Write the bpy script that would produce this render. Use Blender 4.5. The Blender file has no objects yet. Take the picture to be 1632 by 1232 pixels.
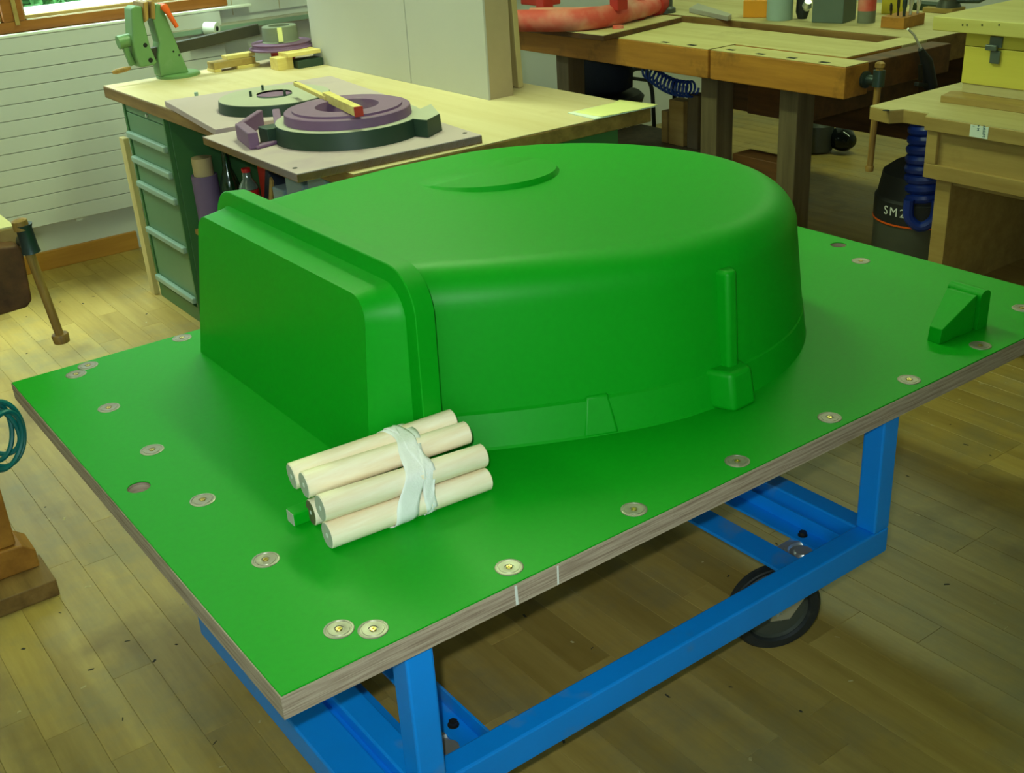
import bpy, bmesh, math, random
from mathutils import Vector, Matrix
random.seed(7)
PI = math.pi
scene = bpy.context.scene
COL = scene.collection

# ---------------------------------------------------------------- camera
F_PX, IW, IH = 1802.7575, 1632, 1232
CAM = Vector((-0.41263, -1.17205, 1.6))
RGT = Vector((0.802298, -0.594240, -0.056534))
UPV = Vector((0.295361, 0.312894, 0.902696))
FWD = Vector((0.518729, 0.740929, -0.426550))
cd = bpy.data.cameras.new('camera'); cam = bpy.data.objects.new('camera', cd); COL.objects.link(cam)
cam.matrix_world = Matrix(((RGT.x, UPV.x, -FWD.x, CAM.x), (RGT.y, UPV.y, -FWD.y, CAM.y),
                           (RGT.z, UPV.z, -FWD.z, CAM.z), (0, 0, 0, 1)))
cd.sensor_fit = 'HORIZONTAL'; cd.sensor_width = 36.0; cd.lens = 36.0 * F_PX / IW
cd.clip_start = 0.02; cd.clip_end = 200
scene.camera = cam

# ---------------------------------------------------------------- view, world, daylight
vs = scene.view_settings
vs.view_transform = 'Standard'; vs.look = 'None'; vs.gamma = 1.0; vs.use_curve_mapping = False
vs.exposure = 0.0
world = bpy.data.worlds.new('sky'); scene.world = world; world.use_nodes = True
bg = world.node_tree.nodes['Background']
bg.inputs[0].default_value = (0.82, 0.95, 0.95, 1); bg.inputs[1].default_value = 2.2

def area(name, loc, target, sx, sy, power, color):
    l = bpy.data.lights.new(name, 'AREA'); l.shape = 'RECTANGLE'; l.size = sx; l.size_y = sy
    l.energy = power; l.color = color
    o = bpy.data.objects.new(name, l); COL.objects.link(o); o.location = loc
    o.rotation_euler = (Vector(target) - Vector(loc)).to_track_quat('-Z', 'Y').to_euler()
    return o
DAY = (0.76, 1.0, 0.84)
# daylight that enters by the window in the left wall and by the windows behind the photographer
area('daylight_window', (0.35, 5.05, 3.4), (0.30, 3.1, 0.0), 3.0, 1.0, 430, (0.86, 1.0, 0.92))
area('daylight_rear_window', (-1.75, -2.50, 1.75), (-1.0, 2.0, 0.6), 2.0, 1.2, 12, (0.36, 0.92, 1.0))
# the flash of the photographer's compact camera, just above and left of its lens
fl = bpy.data.lights.new('camera_flash', 'SPOT'); fl.energy = 88; fl.color = (0.86, 1.0, 0.92); fl.shadow_soft_size = 0.015; fl.spot_size = math.radians(65); fl.spot_blend = 1.0
flo = bpy.data.objects.new('camera_flash', fl); COL.objects.link(flo)
flo.location = CAM + UPV * 0.055 - RGT * 0.045; flo.rotation_euler = (FWD - RGT * 0.03).to_track_quat('-Z', 'Y').to_euler()
LAMPS = [(-0.2, 1.9, 16), (-1.8, 0.4, 2), (1.6, 2.3, 35), (4.6, 2.4, 18), (1.9, 0.7, 4)]
LAMPC = (0.72, 1.0, 0.50)

# ---------------------------------------------------------------- pixel helpers (direction from the photograph, distance from a real plane)
def ray(x, y):
    return RGT * ((x - 816) / F_PX) - UPV * ((y - 616) / F_PX) + FWD
def pz(x, y, z): d = ray(x, y); return CAM + d * ((z - CAM.z) / d.z)
def pu(x, y, u): d = ray(x, y); return CAM + d * ((u - CAM.x) / d.x)
def pv(x, y, v): d = ray(x, y); return CAM + d * ((v - CAM.y) / d.y)

# ---------------------------------------------------------------- materials
def lin(c):
    return tuple(((v / 255) / 12.92 if v / 255 <= 0.04045 else ((v / 255 + 0.055) / 1.055) ** 2.4) for v in c)
MATS = {}
def base_mat(name):
    m = bpy.data.materials.new(name); m.use_nodes = True
    return m, m.node_tree, m.node_tree.nodes['Principled BSDF']
def plain(name, rgb, rough=0.5, metal=0.0, var=0.10, scale=14, spec=0.5, bump=0.0, coat=0.0, obj_random=0.0, stretch=None, dirt=None):
    """colour with a soft mottled variation; optional dirt colour in patches"""
    if name in MATS: return MATS[name]
    m, nt, b = base_mat(name); N = nt.nodes; L = nt.links
    c = lin(rgb)
    tc = N.new('ShaderNodeTexCoord'); mp = N.new('ShaderNodeMapping'); L.new(tc.outputs['Object'], mp.inputs[0])
    if stretch: mp.inputs['Scale'].default_value = stretch
    nz = N.new('ShaderNodeTexNoise'); nz.inputs['Scale'].default_value = scale; nz.inputs['Detail'].default_value = 6
    L.new(mp.outputs[0], nz.inputs['Vector'])
    mix = N.new('ShaderNodeMix'); mix.data_type = 'RGBA'
    mix.inputs[6].default_value = (*[max(0, x * (1 - var)) for x in c], 1)
    mix.inputs[7].default_value = (*[min(1, x * (1 + var)) for x in c], 1)
    L.new(nz.outputs['Fac'], mix.inputs[0]); out = mix.outputs[2]
    if dirt:
        dz = N.new('ShaderNodeTexNoise'); dz.inputs['Scale'].default_value = dirt[1]; dz.inputs['Detail'].default_value = 8
        L.new(tc.outputs['Object'], dz.inputs['Vector'])
        rp = N.new('ShaderNodeValToRGB'); rp.color_ramp.elements[0].position = dirt[2]; rp.color_ramp.elements[1].position = min(1, dirt[2] + 0.16)
        L.new(dz.outputs['Fac'], rp.inputs[0])
        ml = N.new('ShaderNodeMath'); ml.operation = 'MULTIPLY'; ml.inputs[1].default_value = dirt[3]; L.new(rp.outputs[0], ml.inputs[0])
        m2 = N.new('ShaderNodeMix'); m2.data_type = 'RGBA'; L.new(ml.outputs[0], m2.inputs[0]); L.new(out, m2.inputs[6])
        m2.inputs[7].default_value = (*lin(dirt[0]), 1); out = m2.outputs[2]
    if obj_random:
        oi = N.new('ShaderNodeObjectInfo'); hs = N.new('ShaderNodeHueSaturation')
        mr = N.new('ShaderNodeMapRange'); mr.inputs[3].default_value = 1 - obj_random; mr.inputs[4].default_value = 1 + obj_random
        L.new(oi.outputs['Random'], mr.inputs[0]); L.new(mr.outputs[0], hs.inputs['Value']); L.new(out, hs.inputs['Color']); out = hs.outputs[0]
    L.new(out, b.inputs['Base Color'])
    b.inputs['Roughness'].default_value = rough; b.inputs['Metallic'].default_value = metal
    b.inputs['Specular IOR Level'].default_value = spec; b.inputs['Coat Weight'].default_value = coat
    if bump:
        bp = N.new('ShaderNodeBump'); bp.inputs['Strength'].default_value = bump; bp.inputs['Distance'].default_value = 0.003
        n2 = N.new('ShaderNodeTexNoise'); n2.inputs['Scale'].default_value = scale * 8; n2.inputs['Detail'].default_value = 4
        L.new(mp.outputs[0], n2.inputs['Vector']); L.new(n2.outputs['Fac'], bp.inputs['Height']); L.new(bp.outputs[0], b.inputs['Normal'])
    MATS[name] = m; return m
def wood(name, light, dark, axis='y', scale=9, rough=0.55, grime=None, obj_random=0.0, spec=0.4, stain=None):
    """grain stretched along an axis, plus grime blotches"""
    if name in MATS: return MATS[name]
    m, nt, b = base_mat(name); N = nt.nodes; L = nt.links
    tc = N.new('ShaderNodeTexCoord'); mp = N.new('ShaderNodeMapping'); L.new(tc.outputs['Object'], mp.inputs[0])
    s = {'x': (0.08, 1, 1), 'y': (1, 0.08, 1), 'z': (1, 1, 0.08)}[axis]
    mp.inputs['Scale'].default_value = tuple(v * scale for v in s)
    src = mp.outputs[0]
    if obj_random:
        oi = N.new('ShaderNodeObjectInfo'); ad = N.new('ShaderNodeVectorMath'); ad.operation = 'ADD'
        sc_ = N.new('ShaderNodeMath'); sc_.operation = 'MULTIPLY'; sc_.inputs[1].default_value = 37
        L.new(oi.outputs['Random'], sc_.inputs[0]); L.new(src, ad.inputs[0]); L.new(sc_.outputs[0], ad.inputs[1]); src = ad.outputs[0]
    nz = N.new('ShaderNodeTexNoise'); nz.inputs['Scale'].default_value = 4; nz.inputs['Detail'].default_value = 9; nz.inputs['Roughness'].default_value = 0.65
    L.new(src, nz.inputs['Vector'])
    rp = N.new('ShaderNodeValToRGB'); rp.color_ramp.elements[0].position = 0.32; rp.color_ramp.elements[1].position = 0.68
    rp.color_ramp.elements[0].color = (*lin(dark), 1); rp.color_ramp.elements[1].color = (*lin(light), 1)
    L.new(nz.outputs['Fac'], rp.inputs[0]); out = rp.outputs[0]
    if grime:
        dz = N.new('ShaderNodeTexNoise'); dz.inputs['Scale'].default_value = grime[1]; dz.inputs['Detail'].default_value = 9; dz.inputs['Roughness'].default_value = 0.7
        L.new(tc.outputs['Object'] if not obj_random else src, dz.inputs['Vector'])
        if obj_random:
            gm = N.new('ShaderNodeNewGeometry'); L.new(gm.outputs['Position'], dz.inputs['Vector'])
        r2 = N.new('ShaderNodeValToRGB'); r2.color_ramp.elements[0].position = grime[2]; r2.color_ramp.elements[1].position = min(1, grime[2] + 0.22)
        L.new(dz.outputs['Fac'], r2.inputs[0])
        ml = N.new('ShaderNodeMath'); ml.operation = 'MULTIPLY'; ml.inputs[1].default_value = grime[3]; L.new(r2.outputs[0], ml.inputs[0])
        m2 = N.new('ShaderNodeMix'); m2.data_type = 'RGBA'; L.new(ml.outputs[0], m2.inputs[0]); L.new(out, m2.inputs[6])
        m2.inputs[7].default_value = (*lin(grime[0]), 1); out = m2.outputs[2]
    if stain:     # brown spills that run across the planks
        gs = N.new('ShaderNodeNewGeometry'); sz = N.new('ShaderNodeTexNoise'); sz.inputs['Scale'].default_value = stain[1]; sz.inputs['Detail'].default_value = 7
        of = N.new('ShaderNodeVectorMath'); of.operation = 'ADD'; of.inputs[1].default_value = (11.3, 4.7, 2.1); L.new(gs.outputs['Position'], of.inputs[0]); L.new(of.outputs[0], sz.inputs['Vector'])
        r3 = N.new('ShaderNodeValToRGB'); r3.color_ramp.elements[0].position = stain[2]; r3.color_ramp.elements[1].position = stain[2] + 0.15; L.new(sz.outputs['Fac'], r3.inputs[0])
        m5 = N.new('ShaderNodeMath'); m5.operation = 'MULTIPLY'; m5.inputs[1].default_value = stain[3]; L.new(r3.outputs[0], m5.inputs[0])
        m6 = N.new('ShaderNodeMix'); m6.data_type = 'RGBA'; L.new(m5.outputs[0], m6.inputs[0]); L.new(out, m6.inputs[6]); m6.inputs[7].default_value = (*lin(stain[0]), 1); out = m6.outputs[2]
    if obj_random:
        hs = N.new('ShaderNodeHueSaturation'); mr = N.new('ShaderNodeMapRange')
        mr.inputs[3].default_value = 1 - obj_random; mr.inputs[4].default_value = 1 + obj_random
        L.new(oi.outputs['Random'], mr.inputs[0]); L.new(mr.outputs[0], hs.inputs['Value']); L.new(out, hs.inputs['Color']); out = hs.outputs[0]
    L.new(out, b.inputs['Base Color']); b.inputs['Roughness'].default_value = rough; b.inputs['Specular IOR Level'].default_value = spec
    bp = N.new('ShaderNodeBump'); bp.inputs['Strength'].default_value = 0.12; bp.inputs['Distance'].default_value = 0.002
    L.new(nz.outputs['Fac'], bp.inputs['Height']); L.new(bp.outputs[0], b.inputs['Normal'])
    MATS[name] = m; return m
def ply_edge(name, light, dark, period):
    """stacked veneer layers seen on a cut edge"""
    m, nt, b = base_mat(name); N = nt.nodes; L = nt.links
    tc = N.new('ShaderNodeTexCoord'); mp = N.new('ShaderNodeMapping'); L.new(tc.outputs['Object'], mp.inputs[0])
    mp.inputs['Scale'].default_value = (1.2, 1.2, 1 / period)
    nz = N.new('ShaderNodeTexNoise'); nz.inputs['Scale'].default_value = 1.0; nz.inputs['Detail'].default_value = 3; L.new(mp.outputs[0], nz.inputs['Vector'])
    m2 = N.new('ShaderNodeMapping'); L.new(tc.outputs['Object'], m2.inputs[0]); m2.inputs['Scale'].default_value = (5, 5, 160)
    n2 = N.new('ShaderNodeTexNoise'); n2.inputs['Scale'].default_value = 3; n2.inputs['Detail'].default_value = 8; L.new(m2.outputs[0], n2.inputs['Vector'])
    ad = N.new('ShaderNodeMath'); ad.operation = 'ADD'; L.new(nz.outputs['Fac'], ad.inputs[0]); L.new(n2.outputs['Fac'], ad.inputs[1])
    rp = N.new('ShaderNodeValToRGB'); rp.color_ramp.elements[0].position = 0.40; rp.color_ramp.elements[1].position = 0.56
    hf = N.new('ShaderNodeMath'); hf.operation = 'MULTIPLY'; hf.inputs[1].default_value = 0.5; L.new(ad.outputs[0], hf.inputs[0])
    rp.color_ramp.elements[0].color = (*lin(dark), 1); rp.color_ramp.elements[1].color = (*lin(light), 1); L.new(hf.outputs[0], rp.inputs[0])
    L.new(rp.outputs[0], b.inputs['Base Color']); b.inputs['Roughness'].default_value = 0.8
    MATS[name] = m; return m
def emit(name, rgb, strength):
    m, nt, b = base_mat(name); b.inputs['Base Color'].default_value = (*lin(rgb), 1)
    b.inputs['Emission Color'].default_value = (*lin(rgb), 1); b.inputs['Emission Strength'].default_value = strength
    nz = nt.nodes.new('ShaderNodeTexNoise'); nz.inputs['Scale'].default_value = 3
    MATS[name] = m; return m
def glass(name, rgb, alpha_mix=0.9):
    m, nt, b = base_mat(name); N = nt.nodes; L = nt.links
    tr = N.new('ShaderNodeBsdfTransparent'); tr.inputs[0].default_value = (*lin(rgb), 1)
    gl = N.new('ShaderNodeBsdfGlossy'); gl.inputs['Roughness'].default_value = 0.02
    mx = N.new('ShaderNodeMixShader'); mx.inputs[0].default_value = 0.06
    L.new(tr.outputs[0], mx.inputs[1]); L.new(gl.outputs[0], mx.inputs[2])
    L.new(mx.outputs[0], N['Material Output'].inputs[0]); MATS[name] = m; return m

M_GREEN = plain('green_satin_paint', (2, 154, 20), 0.46, var=0.07, scale=90, spec=0.24, bump=0.05)
M_PLYE = ply_edge('plywood_edge', (184, 166, 146), (142, 122, 104), 0.006)
M_PLYU = wood('plywood_underside', (150, 125, 90), (120, 96, 66), 'x', 4)
M_STEEL = plain('steel_insert_disc', (158, 152, 142), 0.40, 0.75, 0.18, 60, bump=0.05)
M_SCREW = plain('brass_screw', (206, 186, 110), 0.25, 0.9, 0.2, 60)
M_BLUE = plain('blue_steel_paint', (0, 142, 244), 0.42, 0.0, 0.10, 8, spec=0.5, dirt=((120, 140, 140), 9, 0.60, 0.45))
M_RUBBER = plain('black_rubber', (34, 38, 40), 0.6, var=0.2, dirt=((96, 96, 86), 16, 0.55, 0.4))
M_CHROME = plain('zinc_plated_steel', (226, 228, 226), 0.28, 0.8, 0.1, 30)
M_DARKSTEEL = plain('dark_steel', (60, 56, 50), 0.45, 0.7, 0.2, 20)
M_DOWEL = wood('beech_dowel', (250, 238, 212), (238, 216, 180), 'x', 16, 0.5, obj_random=0.07)
M_DOWEND = plain('dowel_end_grain', (186, 184, 172), 0.7, var=0.15, scale=120)
M_DOWENDB = wood('dark_dowel_end_grain', (128, 112, 90), (82, 70, 56), 'z', 40)
M_TAPE = plain('masking_tape', (238, 238, 232), 0.6, var=0.06, scale=40, bump=0.2)
M_WHITE = plain('white_chalk', (226, 228, 222), 0.8, var=0.05)
M_PLANK = wood('worn_parquet', (192, 164, 90), (158, 130, 62), 'y', 3.2, 0.38, grime=((126, 126, 104), 1.9, 0.47, 0.65), obj_random=0.10, stain=((92, 66, 34), 3.1, 0.57, 0.55), spec=0.45)
M_GAP = plain('floor_gap', (128, 104, 66), 0.9, var=0.2)
M_WALL = plain('white_plaster', (206, 208, 206), 0.85, var=0.03, scale=3, bump=0.05)
M_PANEL = plain('white_panelling', (206, 206, 206), 0.6, var=0.03, scale=5)
M_FRAME = wood('brown_window_wood', (166, 104, 42), (128, 74, 24), 'x', 5, 0.4)
M_BASE = wood('baseboard_wood', (190, 134, 56), (164, 110, 40), 'x', 4, 0.5)
M_SILL = plain('white_sill', (236, 240, 236), 0.5, var=0.02)
M_BTOP = wood('worn_bench_sheet', (212, 194, 156), (198, 176, 130), 'y', 2.2, 0.6, grime=((170, 142, 88), 3.5, 0.55, 0.5))
M_BEDGE = wood('bench_edge_wood', (158, 122, 66), (112, 82, 40), 'y', 5, 0.6, grime=((74, 56, 30), 5, 0.52, 0.6))
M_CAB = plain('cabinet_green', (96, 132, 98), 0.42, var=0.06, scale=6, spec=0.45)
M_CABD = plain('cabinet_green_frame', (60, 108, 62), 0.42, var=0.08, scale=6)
M_CABH = plain('cabinet_handle_grey_green', (140, 166, 150), 0.35, var=0.05)
M_MDF = plain('mdf_board', (192, 190, 182), 0.75, var=0.03, scale=5, spec=0.3)
M_MDFE = plain('mdf_edge', (176, 156, 120), 0.8, var=0.06, scale=30)
M_PINE = wood('pale_pine', (226, 206, 130), (204, 176, 96), 'x', 8, 0.6)
M_PINEZ = wood('pale_pine_upright', (206, 190, 134), (186, 164, 104), 'z', 8, 0.6)
M_PBOARD = plain('dusty_lilac_board', (186, 164, 170), 0.8, var=0.05, scale=6, dirt=((160, 132, 160), 4, 0.58, 0.5))
M_LILAC = plain('lilac_pattern_paint', (122, 86, 126), 0.6, var=0.10, scale=20, dirt=((160, 150, 140), 9, 0.6, 0.4))
M_DKGREEN = plain('dark_green_paint', (38, 60, 46), 0.5, var=0.2, scale=12)
M_GREYGRN = plain('dusty_green_top', (172, 168, 156), 0.75, var=0.06, scale=8)
M_GREYRING = plain('grey_casting', (118, 124, 104), 0.7, var=0.12, scale=30)
M_VISE = plain('vise_green_enamel', (100, 138, 84), 0.4, var=0.08, scale=14, dirt=((120, 150, 110), 20, 0.6, 0.4))
M_ORANGE = plain('orange_plastic', (228, 92, 22), 0.4, var=0.05)
M_DARK = plain('dark_hole', (18, 20, 16), 0.9, var=0.1)
M_BAR = plain('dark_iron_bar', (60, 58, 46), 0.5, 0.3, 0.15, 20)
M_JOINER = wood('joiner_bench_top', (218, 206, 146), (198, 182, 116), 'y', 3, 0.55, grime=((150, 122, 60), 4, 0.55, 0.5))
M_JOINF = wood('joiner_bench_rail', (196, 136, 52), (152, 98, 34), 'y', 4, 0.5, grime=((74, 52, 24), 6, 0.53, 0.75))
M_JOIND = wood('joiner_bench_dark', (112, 72, 36), (72, 44, 22), 'y', 5, 0.55, grime=((48, 36, 24), 5, 0.5, 0.6))
M_LEG = wood('bench_leg_wood', (112, 98, 70), (82, 70, 48), 'z', 6, 0.6)
M_RED = plain('dusty_red_paint', (214, 84, 70), 0.6, var=0.10, scale=9, dirt=((222, 160, 134), 5, 0.44, 0.8))
M_REDD = plain('red_paint', (178, 44, 34), 0.55, var=0.15, scale=12)
M_NAVY = plain('dark_navy_fabric', (24, 34, 52), 0.8, var=0.3, scale=8, bump=0.5)
M_BLACK = plain('black_vinyl', (30, 32, 34), 0.6, var=0.2)
M_HOSEB = plain('blue_hose', (30, 70, 160), 0.35, var=0.1)
M_HOSED = plain('dark_blue_hose', (20, 48, 140), 0.35, var=0.15)
M_TEAL = plain('teal_hose', (8, 112, 110), 0.35, var=0.1)
M_YPINE = wood('yellow_case_wood', (218, 204, 88), (206, 190, 74), 'y', 3, 0.5)
M_YLID = wood('case_lid_wood', (216, 206, 122), (200, 186, 98), 'y', 3, 0.5)
M_LATCH = plain('grey_latch', (112, 122, 120), 0.35, 0.6, 0.1)
M_TAN = wood('tan_plywood', (178, 150, 86), (154, 124, 66), 'y', 5, 0.6, grime=((112, 86, 44), 5, 0.56, 0.4))
M_TANT = wood('tan_table_top', (206, 194, 142), (184, 168, 112), 'y', 4, 0.6)
M_DRUM = plain('dark_drum', (74, 78, 70), 0.4, 0.1, 0.15, 12)
M_GREYBOX = plain('grey_green_box', (92, 108, 96), 0.6, var=0.12, scale=14)
M_GREENBOX = plain('green_box_side', (70, 96, 52), 0.6, var=0.12, scale=14)
M_AMBER = plain('amber_box', (226, 150, 24), 0.5, var=0.06)
M_PALEBLUE = plain('pale_blue_plastic', (164, 190, 182), 0.45, var=0.04)
M_YELLOWB = plain('yellow_box', (206, 186, 40), 0.5, var=0.1)
M_PAPER = plain('cream_paper', (226, 224, 150), 0.7, var=0.03)
M_PAPERW = plain('white_paper', (222, 230, 220), 0.7, var=0.03)
M_TEALINK = plain('teal_ink', (10, 84, 96), 0.6, var=0.05)
M_PURPLE = plain('purple_roll', (108, 88, 128), 0.7, var=0.08)
M_BOTTLEG = plain('dark_green_glass', (14, 44, 22), 0.12, var=0.2, spec=0.8)
M_BOTTLER = plain('brown_red_drink', (116, 50, 36), 0.15, var=0.2, spec=0.8)
M_LABELR = plain('red_label', (196, 28, 32), 0.4, var=0.05)
M_CLEAR = plain('clear_cap_glass', (96, 112, 104), 0.12, var=0.1, spec=0.9)
M_BLUEGREY = plain('blue_grey_brick', (128, 148, 156), 0.7, var=0.10, scale=30)
M_LEAF = plain('leaf_green', (112, 176, 108), 0.5, var=0.4, scale=7)
M_BARK = plain('bark_brown', (86, 70, 50), 0.8)
M_STONE = plain('pale_stone', (236, 238, 240), 0.7, var=0.03)
M_CEIL = plain('ceiling_white', (214, 216, 200), 0.9, var=0.02)
M_HOUSING = plain('lamp_housing', (222, 224, 218), 0.5, var=0.02)
M_DIFF = emit('lamp_diffuser', (255, 252, 214), 3.0)
M_GLASS = glass('window_glass', (242, 250, 246))
M_SHAVE = plain('wood_shaving', (196, 178, 126), 0.7, var=0.25, scale=50)
M_SHAVED = plain('dark_chip', (60, 56, 44), 0.8, var=0.2)
M_HANDLE = wood('worn_handle_wood', (176, 136, 66), (120, 88, 42), 'z', 14, 0.5)
M_IRON = plain('blue_black_iron', (58, 72, 70), 0.4, 0.5, 0.2, 30)

# ---------------------------------------------------------------- mesh builder
class MB:
    def __init__(s): s.v = []; s.f = []; s.m = []
    def add(s, verts, faces, mi=0):
        o = len(s.v); s.v += [tuple(p) for p in verts]
        for f in faces: s.f.append([o + i for i in f]); s.m.append(mi)
        return s
    def box(s, x0, x1, y0, y1, z0, z1, mi=0, top=None):
        V = [(x0, y0, z0), (x1, y0, z0), (x1, y1, z0), (x0, y1, z0), (x0, y0, z1), (x1, y0, z1), (x1, y1, z1), (x0, y1, z1)]
        s.add(V, [(0, 3, 2, 1), (0, 1, 5, 4), (1, 2, 6, 5), (2, 3, 7, 6), (3, 0, 4, 7)], mi)
        s.add(V, [(4, 5, 6, 7)], mi if top is None else top); return s
    def obox(s, c, ax, ay, az, mi=0):
        """box from centre and three half-axis vectors"""
        c = Vector(c); V = []
        for k in (-1, 1):
            for i, j in ((-1, -1), (1, -1), (1, 1), (-1, 1)): V.append(c + Vector(ax) * i + Vector(ay) * j + Vector(az) * k)
        return s.add(V, [(0, 3, 2, 1), (4, 5, 6, 7), (0, 1, 5, 4), (1, 2, 6, 5), (2, 3, 7, 6), (3, 0, 4, 7)], mi)
    def bar(s, a, b, w, h, up=(0, 0, 1), mi=0):
        a = Vector(a); b = Vector(b); d = (b - a); L = d.length; d.normalize()
        sd = d.cross(Vector(up)); sd.normalize(); u2 = sd.cross(d)
        return s.obox((a + b) / 2, d * L / 2, sd * w / 2, u2 * h / 2, mi)
    def prism(s, poly, a, b, mi=0, mcap=None):
        """poly: list of 3D points; extruded from offset a to offset b (vectors)"""
        n = len(poly); a = Vector(a); b = Vector(b)
        V = [Vector(p) + a for p in poly] + [Vector(p) + b for p in poly]
        s.add(V, [(i, (i + 1) % n, n + (i + 1) % n, n + i) for i in range(n)], mi)
        s.add(V, [tuple(reversed(range(n))), tuple(range(n, 2 * n))], mi if mcap is None else mcap); return s
    def lathe(s, prof, c=(0, 0, 0), n=24, axis=(0, 0, 1), mi=0, closed=False):
        """prof: list of (radius, height) revolved about axis through c"""
        ax = Vector(axis).normalized(); t = Vector((1, 0, 0)) if abs(ax.x) < 0.8 else Vector((0, 1, 0))
        e1 = (t - ax * t.dot(ax)).normalized(); e2 = ax.cross(e1); c = Vector(c); V = []
        for r, h in prof:
            for k in range(n):
                a = 2 * PI * k / n; V.append(c + ax * h + (e1 * math.cos(a) + e2 * math.sin(a)) * r)
        F = []; m = len(prof)
        for i in range(m - 1 + (1 if closed else 0)):
            i2 = (i + 1) % m
            for k in range(n): F.append((i * n + k, i * n + (k + 1) % n, i2 * n + (k + 1) % n, i2 * n + k))
        if not closed:
            if prof[0][0] > 1e-6: F.append(tuple(reversed(range(n))))
            if prof[-1][0] > 1e-6: F.append(tuple((m - 1) * n + k for k in range(n)))
        return s.add(V, F, mi)
    def cyl(s, a, b, r, n=20, r2=None, mi=0):
        a = Vector(a); b = Vector(b); return s.lathe([(r, 0), (r2 if r2 is not None else r, (b - a).length)], a, n, b - a, mi)
    def tube(s, pts, r, n=8, closed=False, mi=0):
        P = [Vector(p) for p in pts]; m = len(P); V = []; nrm = None
        for i in range(m):
            d = (P[(i + 1) % m] - P[i - 1]) if (closed or 0 < i < m - 1) else (P[1] - P[0] if i == 0 else P[-1] - P[-2])
            d.normalize()
            if nrm is None: nrm = d.orthogonal().normalized()
            nrm = (nrm - d * nrm.dot(d)).normalized(); bn = d.cross(nrm)
            rr = r[i] if isinstance(r, (list, tuple)) else r
            for k in range(n): a = 2 * PI * k / n; V.append(P[i] + (nrm * math.cos(a) + bn * math.sin(a)) * rr)
        F = []
        for i in range(m - 1 + (1 if closed else 0)):
            j = (i + 1) % m
            for k in range(n): F.append((i * n + k, i * n + (k + 1) % n, j * n + (k + 1) % n, j * n + k))
        if not closed: F += [tuple(reversed(range(n))), tuple((m - 1) * n + k for k in range(n))]
        return s.add(V, F, mi)
    def mesh(s, name, mats, smooth=35):
        me = bpy.data.meshes.new(name); me.from_pydata(s.v, [], s.f); me.update()
        for m in (mats if isinstance(mats, (list, tuple)) else [mats]): me.materials.append(m)
        me.polygons.foreach_set('material_index', s.m)
        bm = bmesh.new(); bm.from_mesh(me); bmesh.ops.remove_doubles(bm, verts=bm.verts, dist=1e-6)
        bmesh.ops.recalc_face_normals(bm, faces=bm.faces); bm.to_mesh(me); bm.free()
        if smooth:
            me.polygons.foreach_set('use_smooth', [True] * len(me.polygons)); me.set_sharp_from_angle(angle=math.radians(smooth))
        me.update(); return me
    def build(s, name, mats, parent=None, smooth=35, bevel=0.0, seg=2):
        o = bpy.data.objects.new(name, s.mesh(name, mats, smooth)); COL.objects.link(o)
        if parent is not None:
            o.parent = parent
            o.matrix_parent_inverse = parent_world(parent).inverted()
        if bevel:
            b = o.modifiers.new('edge', 'BEVEL'); b.width = bevel; b.segments = seg; b.limit_method = 'ANGLE'; b.angle_limit = math.radians(40)
        return o
def parent_world(p):
    if p.parent is None: return Matrix.LocRotScale(p.location, p.rotation_euler, p.scale)
    return parent_world(p.parent) @ p.matrix_parent_inverse @ Matrix.LocRotScale(p.location, p.rotation_euler, p.scale)
def tag(o, label, cat, group=None):
    o['label'] = label; o['category'] = cat
    if group: o['group'] = group
    return o
def thing(name, label, cat, loc, group=None):
    """an Empty at the base of a thing; its parts are modelled in world coordinates"""
    o = bpy.data.objects.new(name, None); COL.objects.link(o); o.location = loc; o.empty_display_size = 0.05
    return tag(o, label, cat, group)
def struct(o): o['kind'] = 'structure'; return o
def text_mesh(body, size, mat, parent, mtx, name='lettering', shear=0.0, extrude=0.0004):
    cu = bpy.data.curves.new(name, 'FONT'); cu.body = body; cu.size = size; cu.extrude = extrude; cu.shear = shear
    cu.align_x = 'CENTER'; cu.align_y = 'CENTER'
    t = bpy.data.objects.new(name, cu); COL.objects.link(t)
    dg = bpy.context.evaluated_depsgraph_get(); me = bpy.data.meshes.new_from_object(t.evaluated_get(dg))
    bpy.data.objects.remove(t); me.materials.clear(); me.materials.append(mat); me.transform(mtx)
    o = bpy.data.objects.new(name, me); COL.objects.link(o)
    if parent is not None: o.parent = parent; o.matrix_parent_inverse = parent_world(parent).inverted()
    return o
def basis(o, x, y):
    x = Vector(x).normalized(); y = Vector(y); y = (y - x * y.dot(x)).normalized(); z = x.cross(y)
    return Matrix(((x.x, y.x, z.x, o[0]), (x.y, y.y, z.y, o[1]), (x.z, y.z, z.z, o[2]), (0, 0, 0, 1)))
def cut(obj, cutter_mb):
    """subtract once and bake, so that no helper stays in the scene"""
    c = bpy.data.objects.new('cutter', cutter_mb.mesh('cutter', M_DARK, 0)); COL.objects.link(c)
    md = obj.modifiers.new('cut', 'BOOLEAN'); md.operation = 'DIFFERENCE'; md.object = c; md.solver = 'EXACT'
    dg = bpy.context.evaluated_depsgraph_get(); me = bpy.data.meshes.new_from_object(obj.evaluated_get(dg))
    obj.modifiers.remove(md); old = obj.data; obj.data = me; bpy.data.objects.remove(c)
    return obj

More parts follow.
